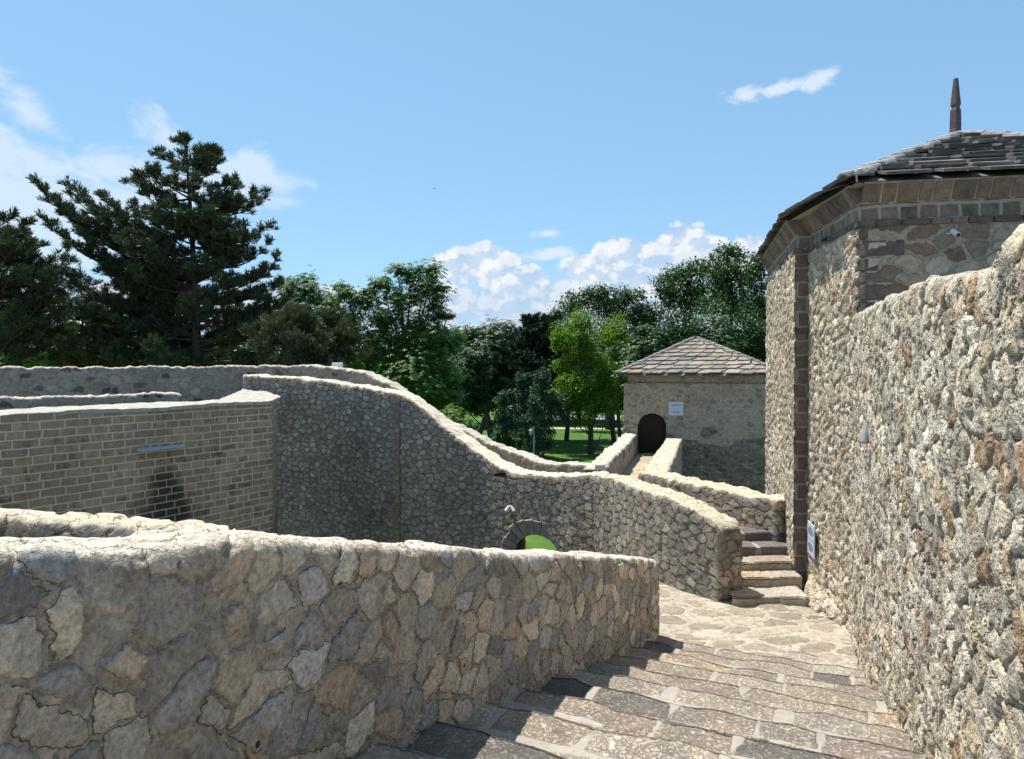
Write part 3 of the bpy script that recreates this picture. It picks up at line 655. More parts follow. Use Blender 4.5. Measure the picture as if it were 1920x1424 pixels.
# ================================================================== walls of the walk to the gate tower
D = [(6.22, 29.5, -2.80, -7.2), (4.9, 24.4, -2.66, -7.2), (3.25, 17.9, -2.47, -7.2), (2.95, 16.9, -2.42, -7.0), (3.25, 16.1, -2.40, -6.5), (4.0, 14.6, -2.42, -4.5), (4.72, 13.2, -2.42, -4.2)]
dw = ribbon('bent_parapet', D, .55, M_curtain_b, None, res=.045, rough=.05, seed=31)
tag(dw, 'bent rubble parapet leading from the weathered tower to the gate tower door', 'parapet wall')
E_ = [(2.32, 18.75, -2.56, -7.2), (2.45, 19.1, -2.56, -7.2), (3.5, 23.4, -2.6, -7.2), (4.6, 28.0, -2.66, -7.2), (5.05, 29.75, -2.68, -7.2)]
ew = ribbon('walk_parapet', E_, .5, M_outer, None, res=.05, rough=.06, seed=33)
tag(ew, 'short pale parapet rising to the left side of the arched dark door', 'parapet wall')
floor_grid('gate_walkway', [(1.95, 16.7, -3.3), (3.3, 16.9, -3.28), (6.5, 29.9, -3.47), (4.9, 30.2, -3.47)], M_walk, None, .1, .02)
tag(bpy.data.objects['gate_walkway'], kind='structure')
# ================================================================== small gate tower
gt = thing('gate_tower', (8., 32., -7.), 'small square stone tower with arched dark door and stone slab pyramid roof', 'tower')
g0 = Vector((4.53, 29.9, 0)); gd = Vector((.98, -.2, 0)); gp = Vector((.2, .98, 0)); GW = 6.0
def gpt(k, z, off=0.): q = g0+gd*k-gp*off; return Vector((q.x, q.y, z))
DW, DC, DS, DT = .56, 1.12, -2.36, -1.83
def in_door(c):
    k = (c[:, 0]-g0.x)*gd.x+(c[:, 1]-g0.y)*gd.y; dd = (c[:, 0]-g0.x)*gp.x+(c[:, 1]-g0.y)*gp.y; z = c[:, 2]
    w = DW*np.sqrt(np.clip(1-(np.clip(z-DS, 0, None)/(DT-DS))**2, 0, 1))
    return (np.abs(dd) < .05) & (np.abs(k-DC) < w) & (z > -3.46) & (z < DT)
c0 = g0+gp*GW; c1 = g0; c2 = g0+gd*GW; c3 = c2+gp*GW
strip('wall', [(c0.x, c0.y, -.62, -7.2), (c1.x, c1.y, -.62, -7.2), (c2.x, c2.y, -.62, -7.2), (c3.x, c3.y, -.62, -7.2)], [M_gate, M_gate_low], gt, res=.045, hole=in_door,
      midx=lambda c, u: ((c[:, 2] < -2.75-vnoise(c[:, 0]*1.3, c[:, 2]*1.3, 2)*.9)).astype(int))
u0 = g0+gd*.16+gp*.10; u1 = u0+gd*(GW-.3)
strip('upper_wall', [((u0+gp*(GW-.3)).x, (u0+gp*(GW-.3)).y, .0, -.66), (u0.x, u0.y, .0, -.66), (u1.x, u1.y, .0, -.66)], M_gate, gt, res=.045)
mb = MB()
q = [gpt(0, -.62, 0), gpt(GW, -.62, 0), gpt(GW, -.62, -.2), gpt(0, -.62, -.2)]
mb.add([v+Vector((0, 0, .012)) for v in q], [(0, 1, 2, 3)]); mb.build('ledge', M_mortar, gt)
# door: reveal, planks
ap = [(DC-DW, -3.46)]+[(DC-DW*math.cos(math.pi*k/16), DS+(DT-DS)*math.sin(math.pi*k/16)) for k in range(17)]+[(DC+DW, -3.46)]
n = len(ap)
MB().add([gpt(k, z, .02) for k, z in ap]+[gpt(k, z, -.3) for k, z in ap], [(i, i+1, n+i+1, n+i) for i in range(n-1)]).build('door_reveal', plain('reveal_stone', (.24, .20, .16), .95, bump=.02), gt, smooth=False)
door = thing_door = None
mb = MB(); k = DC-DW+.02; rs = random.Random(3)
while k < DC+DW-.03:
    w = .055; h = DS+(DT-DS)*math.sqrt(max(0, 1-((k+w/2-DC)/DW)**2))-.0
    mb.hexa([gpt(k, -3.46, -.26), gpt(k+w, -3.46, -.26), gpt(k+w, h, -.26), gpt(k, h, -.26)], [gpt(k, -3.46, -.21), gpt(k+w, -3.46, -.21), gpt(k+w, h, -.21), gpt(k, h, -.21)], rs.random()); k += w+.028
dr = mb.build('door', plain('dark_brown_slats', (.050, .030, .020), .7, var=.3), gt)
MB().add([gpt(DC-DW-.05, -3.5, -.42), gpt(DC+DW+.05, -3.5, -.42), gpt(DC+DW+.05, -1.7, -.42), gpt(DC-DW-.05, -1.7, -.42)], [(0, 1, 2, 3)]).build('door_backing', M_black, gt)
# ---------------- roofs of stone slabs
def pyramid_roof(name, corners, apex, mat, parent, rows, wslab, thick, seed, skew=.0, faces=None, wob=.02, ridge=None, lift=.0):
    rs = random.Random(seed); mb = MB(); n = len(corners); rd = MB()
    for i in (range(n) if faces is None else faces):
        a, b = corners[i], corners[(i+1) % n]; eb = (b-a); Lb = eb.length; e = eb.normalized()
        mid = a+e*((apex-a).dot(e)); upv = (apex-mid); H = upv.length; u = upv.normalized(); nr = e.cross(u).normalized()
        if nr.z < 0: nr = -nr
        ta = (apex-a).dot(e)/H; tb = (b-apex).dot(e)/H     # how fast each hip moves in
        # the boarding under the slabs
        mb.add([a-nr*.03, b-nr*.03, apex-nr*.03], [(0, 1, 2)], .9)
        for r in range(rows):
            y0 = H*r/rows*.985-.03+rs.uniform(-.01, .01); y1 = y0+H/rows*1.45
            x = ta*max(0, y0)-.05-rs.uniform(0, wslab*.5); xe = Lb-tb*max(0, y0)+.03
            while x < xe:
                w = wslab*rs.uniform(.75, 1.3)*(1-.25*r/rows); x2 = min(x+w, xe+.02); xs = max(x, ta*max(0, y0)-.04)
                if x2-xs > .06:
                    sk = skew*(y1-y0); dy = rs.uniform(-wob, wob); ht = rs.uniform(0, wob*.6); c = .12*w
                    def pt(xx, yy, hh):
                        xx = min(max(xx, ta*max(0, yy)-.03), Lb-tb*max(0, yy)+.03)
                        return a+e*xx+u*min(yy, H*.99)+nr*hh
                    g = .012; hl = thick*1.35+ht+.035; hu = .008
                    lo = [pt(xs+g+c*rs.random(), y0+dy, hl-thick), pt(x2-g-c*rs.random(), y0+dy+rs.uniform(-wob, wob), hl-thick), pt(x2-g+sk, y1, hu-.02), pt(xs+g+sk, y1, hu-.02)]
                    hi = [p+nr*thick for p in lo]
                    mb.hexa(lo, hi, rs.random()*.97)
                x += w
    for i in range(n):
        a = corners[i]; dv = apex-a; L = dv.length; t_ = 0
        sd = dv.cross(Vector((0, 0, 1))).normalized(); un = sd.cross(dv).normalized()
        if un.z < 0: un = -un
        while t_ < L-.1:
            l = (ridge or .35)*rs.uniform(.7, 1.2); p0 = a+dv*(t_/L); p1 = a+dv*min(1, (t_+l*1.12)/L); w = rs.uniform(.10, .16)*(1.3 if ridge and ridge > .4 else 1)
            z0 = thick*1.3+.03+rs.uniform(0, .015)
            rd.hexa([p0-sd*w+un*(z0-.05), p0+sd*w+un*(z0-.05), p1+sd*w*.9+un*(z0-.09), p1-sd*w*.9+un*(z0-.09)], [p0-sd*w*.75+un*(z0+.03), p0+sd*w*.75+un*(z0+.03), p1+sd*w*.7+un*z0, p1-sd*w*.7+un*z0], rs.random())
            t_ += l
    return mb.build(name, mat, parent), rd
rc = Vector((4.17, 29.6, -.27)); RS = 6.45
cs = [rc, rc+gd*RS, rc+gd*RS+gp*RS, rc+gp*RS]; apx = rc+gd*RS/2+gp*RS/2; apx.z = 1.27
rf, rd = pyramid_roof('roof', cs, apx, M_roof_small, gt, 9, .52, .05, 5, skew=.75, wob=.035)
rd.build('ridge_stones', M_roof_small, rf)
# its notice
def plaque(nm, c, ex, ez, w, h, off, label, rows1, rows2, gap=1.):
    nrm = ex.cross(ez)
    t_ = thing(nm, c, label, 'sign')
    M3 = Matrix((ex, -nrm, ez)).transposed()
    MB().box(c, (w, off, h), M3).build('board', M_plaque, t_, bevel=min(.01, off*.3))
    mb = MB(); f = nrm*(off/2+.002)
    rs = random.Random(7)
    for (z0, rows) in ((.26, rows1), (-.24, rows2)):
        for i, wd in enumerate(rows):
            z = z0-(i-(len(rows)-1)/2)*.052*gap; x = -wd/2
            while x < wd/2-.01:          # words of small letters
                l = min(rs.uniform(.03, .09), wd/2-x); mb.box(c+f+ex*((x+l/2)*w)+ez*(z*h), (l*w, .003, .028*h*gap), M3); x += l+.018
    mb.box(c+f, (w*.96, .003, h*.012), M3)
    mb.build('lettering', M_ink, t_); return t_
plaque('notice_board', gpt(2.05, -1.63, .02), gd, Vector((0, 0, 1)), .56, .54, .03, 'pale blue notice board beside the arched door of the small tower', [.45, .84, .74, .36], [.40, .70, .60, .4])
# ================================================================== big weathered tower
bt = thing('weathered_tower', (7.6, 12.7, -4.), 'tall weathered stone tower at the right with slate roof and thin spire', 'tower')
Q0 = Vector((4.70, 10.0, 0)); td = Vector((.194, 1, 0)).normalized(); tf = Vector((td.y, -td.x, 0)); out_ = -tf
ZE = 2.27; t1 = 2.32; tL = 6.80; PO = .22; d1_ = Vector((.109, 1, 0)).normalized(); d2_ = Vector((.238, 1, 0)).normalized()
def tp(t_, o=0.): return Q0+(d1_*t_ if t_ <= t1 else d1_*t1+d2_*(t_-t1))+out_*o
pts = [tp(tL+.0, PO)+tf*2.0, tp(tL, PO), tp(t1, PO), tp(t1, 0), tp(.10, 0), tp(0, 0)+tf*.10, tp(0, 0)+tf*5.6]
def tidx(c, u):
    i = np.zeros(len(c), int); d = (c[:, 0]-Q0.x)*td.x+(c[:, 1]-Q0.y)*td.y; o = -((c[:, 0]-Q0.x)*tf.x+(c[:, 1]-Q0.y)*tf.y)
    i[u > 2.+(tL-t1)+.24+(t1-.10)] = 1
    i[(u > 2.+(tL-t1)-.01) & (u < 2.+(tL-t1)+PO-.005)] = 3
    i[(c[:, 2] > 1.94)] = 2
    return i
M_craghi = M_crag_far
strip('wall', [(p.x, p.y, ZE, -4.3) for p in pts], [M_crag_far, M_front, M_frieze, M_strip], bt, res=.03, midx=tidx)
# quoins at the near corner
mb = MB(); z = -4.; rs = random.Random(8); ih = 0
while z < 1.93:
    h = rs.uniform(.16, .25)*(1 if z > .3 else 1.3); la = rs.uniform(.30, .5) if ih % 2 else rs.uniform(.12, .22); lb_ = rs.uniform(.22, .34) if ih % 2 else rs.uniform(.36, .55)
    e = .012+rs.uniform(0, .012); a_ = tp(la, e); c_ = tp(-e, e*.4)+tf*.06; cc = tp(.07, e); d_ = tp(-e, 0)+tf*lb_; i1 = tp(la, -.1); i2 = tp(.1, 0)+tf*lb_
    poly = [i1, a_, cc, c_, d_, i2]
    mb.hexa([Vector((p.x, p.y, z+.012)) for p in poly], [Vector((p.x, p.y, z+h-.012)) for p in poly], rs.random()); z += h; ih += 1
mb.build('quoins', M_quoin, bt, bevel=.018)
# string course and coved cornice made of blocks, running round
def course(nm, z0, z1, o0, o1, mat, wlen, seed, bev=.01, gap=.02):
    mb = MB(); rs = random.Random(seed)
    runs = [(tp(tL+.05, PO), tp(t1-.02-o0, PO), out_), (tp(t1, 0), tp(-o0*.5, 0), out_), (tp(0, o0*.5), tp(0, 0)+tf*5.6, -td)]
    for a, b, nrm in runs:
        L = (b-a).length; e = (b-a)/L; x = 0
        while x < L-.02:
            w = min(wlen*rs.uniform(.7, 1.3), L-x); j = rs.uniform(-.006, .006)
            p = a+e*(x+gap/2); q_ = a+e*(x+w-gap/2)
            mb.hexa([v+Vector((0, 0, z0)) for v in (p+nrm*(o0+j), q_+nrm*(o0+j), q_-nrm*.1, p-nrm*.1)], [v+Vector((0, 0, z1)) for v in (p+nrm*(o1+j), q_+nrm*(o1+j), q_-nrm*.1, p-nrm*.1)], rs.random()); x += w
    return mb.build(nm, mat, bt, bevel=bev)
course('string_course', 1.90, 1.98, .05, .06, M_quoin, .28, 3)
course('cornice', 2.215, 2.43, .03, .17, M_cornice, .24, 5, .02, .025)
cm = MB()
for a, b, nrm in [(tp(tL, PO), tp(t1, PO), out_), (tp(t1, 0), tp(0, 0), out_), (tp(0, 0), tp(0, 0)+tf*5.6, -td)]:
    cm.hexa([v+Vector((0, 0, 2.2)) for v in (a+nrm*.012, b+nrm*.012, b-nrm*.2, a-nrm*.2)], [v+Vector((0, 0, 2.46)) for v in (a+nrm*.165, b+nrm*.165, b-nrm*.2, a-nrm*.2)])
cm.build('cornice_mortar', M_mortar, bt)
ez = 2.485; ov = .22
k0_ = tp(-ov, PO+.12); k1_ = tp(-ov, 0)+tf*5.15; k2_ = tp(tL+ov, 0)+tf*5.15; k3_ = tp(tL+ov, PO+.12)
k0_ = tp(-ov, .20); k3_ = tp(tL+ov, PO+.20); km_ = tp(t1, PO+.21)
k0_, k1_, k2_, k3_, km_ = [Vector((p.x, p.y, ez)) for p in (k0_, k1_, k2_, k3_, km_)]
ap2 = (k0_+k1_+k2_+k3_)/4; ap2.z = 4.0
rf2, rd2 = pyramid_roof('roof', [k0_, k1_, k2_, k3_, km_], ap2, M_roof_big, bt, 11, .62, .04, 9, skew=.08, wob=.035, ridge=.5)
rd2.build('ridge_stones', M_ridge, rf2, bevel=.03)
# plank soffit
kc = (k0_+k1_+k2_+k3_)/4; ks = [p.lerp(kc, .035) for p in (k0_, k1_, k2_, k3_, km_)]
MB().hexa([p-Vector((0, 0, .035)) for p in ks], [p-Vector((0, 0, .012)) for p in ks]).build('soffit', M_mortar, rf2)
ribbon('footing', [(4.80, 12.1, -3.40, -4.3), (4.60, 11.75, -3.44, -4.3), (4.50, 11.42, -3.50, -4.3), (4.62, 10.7, -3.52, -4.3), (4.74, 10.05, -3.56, -4.3)], .8, M_crag_far, bt, res=.03, rough=.05, seed=44, lean=.15)
fb = Vector((ap2.x-.06, ap2.y, 3.95))
ft = thing('roof_spire', fb, 'slender dark purple wooden spire standing on the tower roof peak', 'spire')
mb = MB(); rot = Matrix.Rotation(math.radians(20), 3, 'Z')
mb.lathe(fb, [(.095, 0), (.095, .17), (.088, .18), (.088, .19), (.092, .20), (.086, .50)], 4, M=rot)
mb.build('shaft', M_finial, ft, bevel=.008)
mb = MB(); mb.lathe(fb, [(.086, .50), (.066, .54), (.066, .56), (.084, .60), (.040, 1.04), (.032, 1.055)], 4, M=rot); mb.build('tip', M_finial, ft, bevel=.006)
# ================================================================== small fittings
def cam_unit(nm, c, d, L, r, label, group=None, mount=None, mat=M_white, cat='security camera'):
    d = d.normalized(); t_ = thing(nm, c, label, cat, group)
    mb = MB(); p0 = c-d*L/2; mb.tube([p0, c+d*L*.30, c+d*L*.5], [r*.9, r, r*1.02], 14); mb.build('housing', mat, t_, bevel=r*.12)
    mb = MB(); mb.tube([c+d*(L*.5-.004), c+d*(L*.5+.004)], [r*.8, r*.8], 14); mb.build('lens', M_glass, t_)
    if mount is not None:
        mb = MB(); mb.tube([c-d*L*.2, (c-d*L*.25+mount)/2+Vector((0, 0, -.01)), mount], [r*.3, r*.3, r*.35], 8)
        mb.tube([mount-(mount-c).normalized()*.015, mount+(mount-c).normalized()*.03], [r*.75, r*.75], 12); mb.build('bracket', mat, t_)
    return t_
pc = Q0-td*.16; pc = P(1791, 437, 9.62)
cam_unit('security_camera', pc, Vector((.1, -.8, -.55)), .13, .036, 'small white round camera high on the shaded tower face under the eaves', mount=pc+Vector((-.02, .20, .03)))
# dark bird-like lamp on the sunlit side
pd = tp(1.3, .07); pd.z = 2.08-.30
pl = P(1553, 447, 11.35)
wl = thing('wall_floodlight', pl, 'small black floodlight on the tower side just under the cornice', 'floodlight')
mb = MB(); Mx = Matrix.Rotation(math.radians(-20), 3, 'Y') @ Matrix.Rotation(math.radians(10), 3, 'Z'); mb.box(pl, (.2, .12, .05), Mx); mb.build('housing', M_black, wl, bevel=.012)
MB().tube([pl+Vector((.02, 0, -.01)), pl+Vector((.14, .01, -.05)), pl+Vector((.26, .02, -.03))], [.014, .014, .014], 6).build('bracket', M_black, wl)
# corner lamp on roof edge
pk = P(1607, 327, 9.65)
kl = thing('roof_lamp', pk, 'tiny grey lamp head standing at the near corner of the slate roof', 'lamp')
MB().lathe(pk+Vector((0, 0, .02)), [(.012, -.03), (.034, -.02), (.04, .01), (.03, .035), (.01, .045)], 12).build('head', M_steel, kl)
MB().tube([pk+Vector((0, 0, -.1)), pk+Vector((-.01, 0, 0))], [.012, .012], 6).build('stem', M_grey, kl)
# spotlight on weathered wall with its cable
ps = P(1648, 812, 8.05)
wn = Vector((-.94, .343, 0)); wd_ = Vector((.343, .94, 0))
sp = thing('wall_spotlight', ps, 'grey tubular spotlight pointing down on the craggy wall, thin cable above', 'spotlight')
dv = Vector((-.25, -.25, -.9)).normalized(); c0_ = ps+wn*.13
MB().tube([c0_-dv*.10, c0_+dv*.02, c0_+dv*.12], [.032, .042, .045], 12).build('housing', M_grey, sp, bevel=.004)
MB().tube([c0_-dv*.05, c0_-dv*.09-wn*.1, c0_-wn*.25], [.014, .014, .014], 8).build('bracket', M_grey, sp)
MB().tube([c0_-dv*.1, c0_-dv*.16-wn*.06, c0_-dv*.3-wn*.09, c0_-dv*.32-wn*.16], [.006]*4, 6).build('cable', M_black, sp)
# plaque on tower
e_t = -td; pz = P(1532, 1012, 12.3)
pq = tp(1.90, .075); pq.z = P(1532, 1012, pq.y).z
plaque('tower_plaque', pq, e_t, Vector((0, 0, 1)), .50, .52, .02, 'tilted pale blue plaque low on the sunlit tower side by the steps', [.4, .7, .8, .76, .5], [.5, .74, .8, .6, .4])
# pair of white cameras on curtain wall
pm = P(956, 953, 17.3)
dt = thing('twin_floodlight', pm, 'pair of small white floodlights above the gate arch on the curtain wall', 'floodlight')
for s in (-1, 1):
    a = pm+Vector((s*.055, -.16, .02)); dv = Vector((s*.55, -.4, -.8)).normalized()
    MB().tube([a-dv*.06, a+dv*.075], [.032, .044], 12).build('lamp_head', M_white, dt)
MB().box(pm+Vector((0, -.02, .04)), (.07, .30, .045)).build('bracket', M_grey, dt, bevel=.01)
# little box on the parapet top
pb = P(1125, 881, 16.05); pb.z += .02
bx = thing('parapet_lamp', pb, 'small pale box lamp standing on the parapet top where the two walls meet', 'lamp')
MB().box(pb+Vector((0, 0, .03)), (.22, .12, .11)).build('housing', M_grey, bx, bevel=.012)
MB().box(pb+Vector((0, 0, -.06)), (.06, .08, .1)).build('foot', M_black, bx)
# white box behind the outer parapet
pw = P(633, 686, 24.9)
wb = thing('roof_floodlight', pw, 'small white boxy floodlight peeping over the long far parapet', 'floodlight')
MB().box(pw, (.34, .2, .2)).build('housing', M_white, wb, bevel=.02)
MB().tube([pw, pw+Vector((.02, .03, -.5))], [.02, .02], 6).build('stem', M_grey, wb)
# round lamps sunk in the near parapet
def sunk(px, py, r, label):
    n_ = Vector((.912, -.41, 0)); A = Vector((-.745, 3.8, 0))+n_*.016; d = P(px, py, 1.); t_ = A.dot(n_)/d.dot(n_); c = d*t_
    o = thing('sunk_wall_lamp', c, label, 'wall lamp', 'round lamps sunk in the near parapet')
    ex = Vector((.41, .912, 0)); M3 = Matrix((ex, Vector((0, 0, 1)), n_)).transposed()
    MB().lathe(c, [(r, -.02), (r, .008), (r*.94, .012), (r*.64, .010), (r*.60, .004)], 28, M=M3).build('ring', M_brass, o, smooth=False)
    MB().lathe(c, [(r*.6, -.01), (r*.6, .004), (r*.5, .007), (r*.2, .009)], 24, M=M3).build('lens', M_lens, o, smooth=True)
    MB().lathe(c, [(r*.24, .0), (r*.24, .011), (r*.15, .014)], 16, M=M3).build('bulb', M_black, o)
sunk(480, 1395, .062, 'largest round brass ringed lamp sunk low in the near parapet')
sunk(868, 1248, .055, 'small round lamp sunk halfway along the near parapet')
sunk(1109, 1213, .055, 'dark round lamp sunk in the parapet near its far end')
# drain hole under the parapet of the curtain wall
ph = P(940, 893, 17.62)
dp = thing('drain_spout', ph, 'small dark drain hole with a short pipe under the curtain wall parapet top', 'drain')
mb = MB(); mb.hexa([ph+Vector((.20*math.cos(a_*math.pi/8), -.02, .10*math.sin(a_*math.pi/8))) for a_ in range(9)], [ph+Vector((.20*math.cos(a_*math.pi/8), -.075, .10*math.sin(a_*math.pi/8))) for a_ in range(9)][::1]); mb.build('hole_shade', M_black, dp)  # black half-disc in place of the hole's shaded inside
MB().tube([ph+Vector((.14, -.05, -.02)), ph+Vector((.14, -.09, -.10)), ph+Vector((.14, -.07, -.20))], [.022]*3, 8).build('pipe', M_grey, dp)
# ================================================================== park furniture
lp = P(1001, 872, 52.); lp.z = GZ
lt = thing('street_lamp', lp, 'thin grey park lamp post with one hanging lantern on the lawn', 'street lamp')
topz = P(1000, 800, 52.).z
MB().tube([(lp.x, lp.y, GZ), (lp.x, lp.y, GZ+.5), (lp.x, lp.y, topz)], [.09, .055, .04], 8).build('pole', M_grey, lt)
MB().tube([(lp.x, lp.y, topz-.2), (lp.x-.12, lp.y, topz-.12), (lp.x-.22, lp.y, topz-.2)], [.025]*3, 6).build('arm', M_grey, lt)
MB().lathe((lp.x-.22, lp.y, topz-.62), [(.05, 0), (.12, .06), (.15, .34), (.09, .40), (.02, .44)], 8).build('lantern', M_steel, lt)
bi = P(984, 866, 50.); 
bn = thing('litter_bin', (bi.x, bi.y, GZ), 'small pale grey litter bin on a post beside the park lamp', 'litter bin')
zt_ = P(984, 850, 50.).z
MB().lathe((bi.x, bi.y, zt_-.55), [(.13, 0), (.16, .05), (.17, .5), (.12, .56)], 10).build('bucket', M_white, bn)
MB().tube([(bi.x, bi.y, GZ), (bi.x, bi.y, zt_-.5)], [.04, .04], 6).build('post', M_grey, bn)
# birds
def bird(px, py, Y, s, label, roll):
    c = P(px, py, Y); bo = MB(); bo.tube([c+Vector((-s*.5, 0, 0)), c+Vector((-s*.15, 0, .01*s)), c+Vector((s*.25, 0, 0)), c+Vector((s*.55, 0, -.05*s))], [.02*s, .11*s, .08*s, .02*s], 8)
    for sg in (-1, 1):
        bo.hexa([c+Vector((-.2*s, 0, 0)), c+Vector((.2*s, 0, 0)), c+Vector((.15*s, sg*.8*s, .35*s+roll*sg*s)), c+Vector((0, sg*.9*s, .4*s+roll*sg*s))], [c+Vector((-.2*s, 0, .02*s)), c+Vector((.2*s, 0, .02*s)), c+Vector((.15*s, sg*.8*s, .37*s+roll*sg*s)), c+Vector((0, sg*.9*s, .42*s+roll*sg*s))])
    o = bo.build('bird', M_black, None); tag(o, label, 'bird', 'birds flying in the sky')
bird(814, 354, 75., .22, 'tiny dark bird flying alone in the blue sky above the trees', .1)
bird(978, 497, 90., .25, 'tiny dark bird flying in front of the white cumulus clouds', -.1)
# ================================================================== trees
def leafmesh(name, c, d, nrm, L, W, tint, mat, parent):
    "rhombic leaves: base c, direction d, normal nrm, length L, width W (arrays)"
    d = d/np.linalg.norm(d, axis=1)[:, None]; s = np.cross(d, nrm); s /= np.linalg.norm(s, axis=1)[:, None]+1e-9
    L = np.broadcast_to(L, (len(c),))[:, None]; W = np.broadcast_to(W, (len(c),))[:, None]
    V = np.stack([c, c+d*L*.55+s*W*.5, c+d*L, c+d*L*.55-s*W*.5], 1).reshape(-1, 3).astype(np.float32)
    n = len(c); me = bpy.data.meshes.new(name)
    me.vertices.add(4*n); me.vertices.foreach_set('co', V.ravel())
    me.loops.add(4*n); me.loops.foreach_set('vertex_index', np.arange(4*n, dtype=np.int32))
    me.polygons.add(n); me.polygons.foreach_set('loop_start', np.arange(0, 4*n, 4, dtype=np.int32)); me.polygons.foreach_set('loop_total', np.full(n, 4, np.int32))
    me.update(calc_edges=True)
    a = me.attributes.new('tint', 'FLOAT', 'FACE'); a.data.foreach_set('value', np.broadcast_to(tint, (n,)).astype(np.float32))
    return link(name, me, mat, parent)
def rdir(rg, n):
    v = rg.normal(size=(n, 3)); return v/np.linalg.norm(v, axis=1)[:, None]
def curve(a, b, sag, n=6, bend=None):
    a = np.array(a, float); b = np.array(b, float); t = np.linspace(0, 1, n)[:, None]
    p = a+(b-a)*t; p[:, 2] += (4*t*(1-t))[:, 0]*sag
    if bend is not None: p += 4*t*(1-t)*np.array(bend)
    return p
def broadleaf(name, Y, blobs, label, mat, cat='tree', group=None, bark=None, trunk=None, rt=.22, size=.32, dens=1.35, seed=1, style='palm', depth=1., kind_gap=.62, base_z=None, flat=.8):
    """blobs: (px, py, r_px) clumps seen in the photograph, spread in depth round Y"""
    rg = np.random.default_rng(seed); bark = bark or M_bark_d
    k = Y/F; cen = []
    for b in blobs:
        dy = rg.uniform(-1, 1)*depth*b[2]*k*.9+(b[3] if len(b) > 3 else 0)
        p = P(b[0], b[1], Y+dy); cen.append((np.array(p), b[2]*k*1.12))
    mx = np.mean([c[0] for c in cen], axis=0); tx = trunk[0] if trunk else None
    bx = np.array([P(tx, 700, Y).x if tx else mx[0], Y, GZ if base_z is None else base_z])
    t = thing(name, bx, label, cat, group)
    zt = max(c[0][2] for c in cen); sw = MB()
    top = np.array([mx[0], Y, bx[2]+(zt-bx[2])*.8]); tr = curve(bx, top, 0, 7, (rg.uniform(-.3, .3), rg.uniform(-.3, .3), 0))
    sw.tube(tr, list(np.linspace(rt, rt*.25, 7)), 8)
    for c, r in cen:
        i = rg.integers(2, 5); h = np.clip((c[2]-bx[2])/(top[2]-bx[2])-.35, .15, .9)
        st = tr[int(h*6)]; pts = curve(st, c, -.1*np.linalg.norm(c-st), 5, rg.normal(size=3)*.15)
        sw.tube(pts, list(np.linspace(rt*.24, rt*.05, 5)), 5, cap=False)
        for q in range(4):
            e = c+rdir(rg, 1)[0]*r*.85; sw.tube(curve(pts[3], e, .0, 4, rg.normal(size=3)*.1), [rt*.06, rt*.05, rt*.03, rt*.015], 4, cap=False)
    sw.build('trunk', bark, t, smooth=True)
    C_, Dd, Nn, Ls, Ws, Tt = [], [], [], [], [], []
    for c, r in cen:
        # small twig clumps on and inside each blob, with gaps between them
        area = 4*math.pi*r*r; ncl = max(30, int(area/(size*size)*2.3*dens)); nsub = max(10, int(ncl/15))
        sub = rdir(rg, nsub)*np.array([1, 1, flat]); sr = rg.uniform(.4, 1.12, nsub)
        ctr = c+sub*(r*sr)[:, None]; which = rg.integers(0, nsub, ncl); rr = r*kind_gap
        o = rg.normal(size=(ncl, 3))*rr*.5*np.array([1, 1, .55]); pc = ctr[which]+o
        outw = pc-c; outw /= np.linalg.norm(outw, axis=1)[:, None]+1e-6
        tin = np.clip(.35+.45*rg.random(nsub)[which]+rg.normal(size=ncl)*.15, 0, 1)
        if style == 'palm':
            m = 5; az = rg.uniform(0, 6.28, ncl)[:, None]+np.arange(m)[None]*2*math.pi/m+rg.normal(size=(ncl, m))*.15
            ax = outw*.55+np.array([0, 0, .75]); ax /= np.linalg.norm(ax, axis=1)[:, None]
            e1 = np.cross(ax, rdir(rg, ncl)); e1 /= np.linalg.norm(e1, axis=1)[:, None]; e2 = np.cross(ax, e1)
            d = e1[:, None]*np.cos(az)[..., None]+e2[:, None]*np.sin(az)[..., None]-ax[:, None]*.12+np.array([0, 0, -.30])
            cc = np.repeat(pc[:, None], m, 1); nn = np.repeat(ax[:, None], m, 1)
            C_.append(cc.reshape(-1, 3)); Dd.append(d.reshape(-1, 3)); Nn.append(nn.reshape(-1, 3)); l = np.repeat(rg.uniform(.7, 1.2, ncl)*size*.62, m); Ls.append(l); Ws.append(l*.42); Tt.append(np.repeat(tin, m)+rg.normal(size=ncl*m)*.06)
        else:
            m = 4; cc = np.repeat(pc, m, 0)+rg.normal(size=(ncl*m, 3))*size*.4; d = rdir(rg, ncl*m)*.8+np.repeat(outw, m, 0)*.5+np.array([0, 0, -.15])
            nn = rdir(rg, ncl*m)*.7+np.array([0, 0, .9])+np.repeat(outw, m, 0)*.3; l = rg.uniform(.6, 1.2, ncl*m)*size*.55
            C_.append(cc); Dd.append(d); Nn.append(nn); Ls.append(l); Ws.append(l*.68); Tt.append(np.repeat(tin, m)+rg.normal(size=ncl*m)*.08)
    cat_ = np.concatenate
    leafmesh('crown', cat_(C_), cat_(Dd), cat_(Nn), cat_(Ls), cat_(Ws), np.clip(cat_(Tt), 0, 1), mat, t)
    return t
NLEAF = 0
def tufts(rg, base, axis, n, L, W, spread):
    "n needles round each axis"
    m = len(base); ax = np.repeat(axis, n, 0)+rdir(rg, m*n)*spread
    return np.repeat(base, n, 0)+rg.normal(size=(m*n, 3))*.02, ax, rdir(rg, m*n), rg.uniform(.7, 1.15, m*n)*L, np.full(m*n, W)
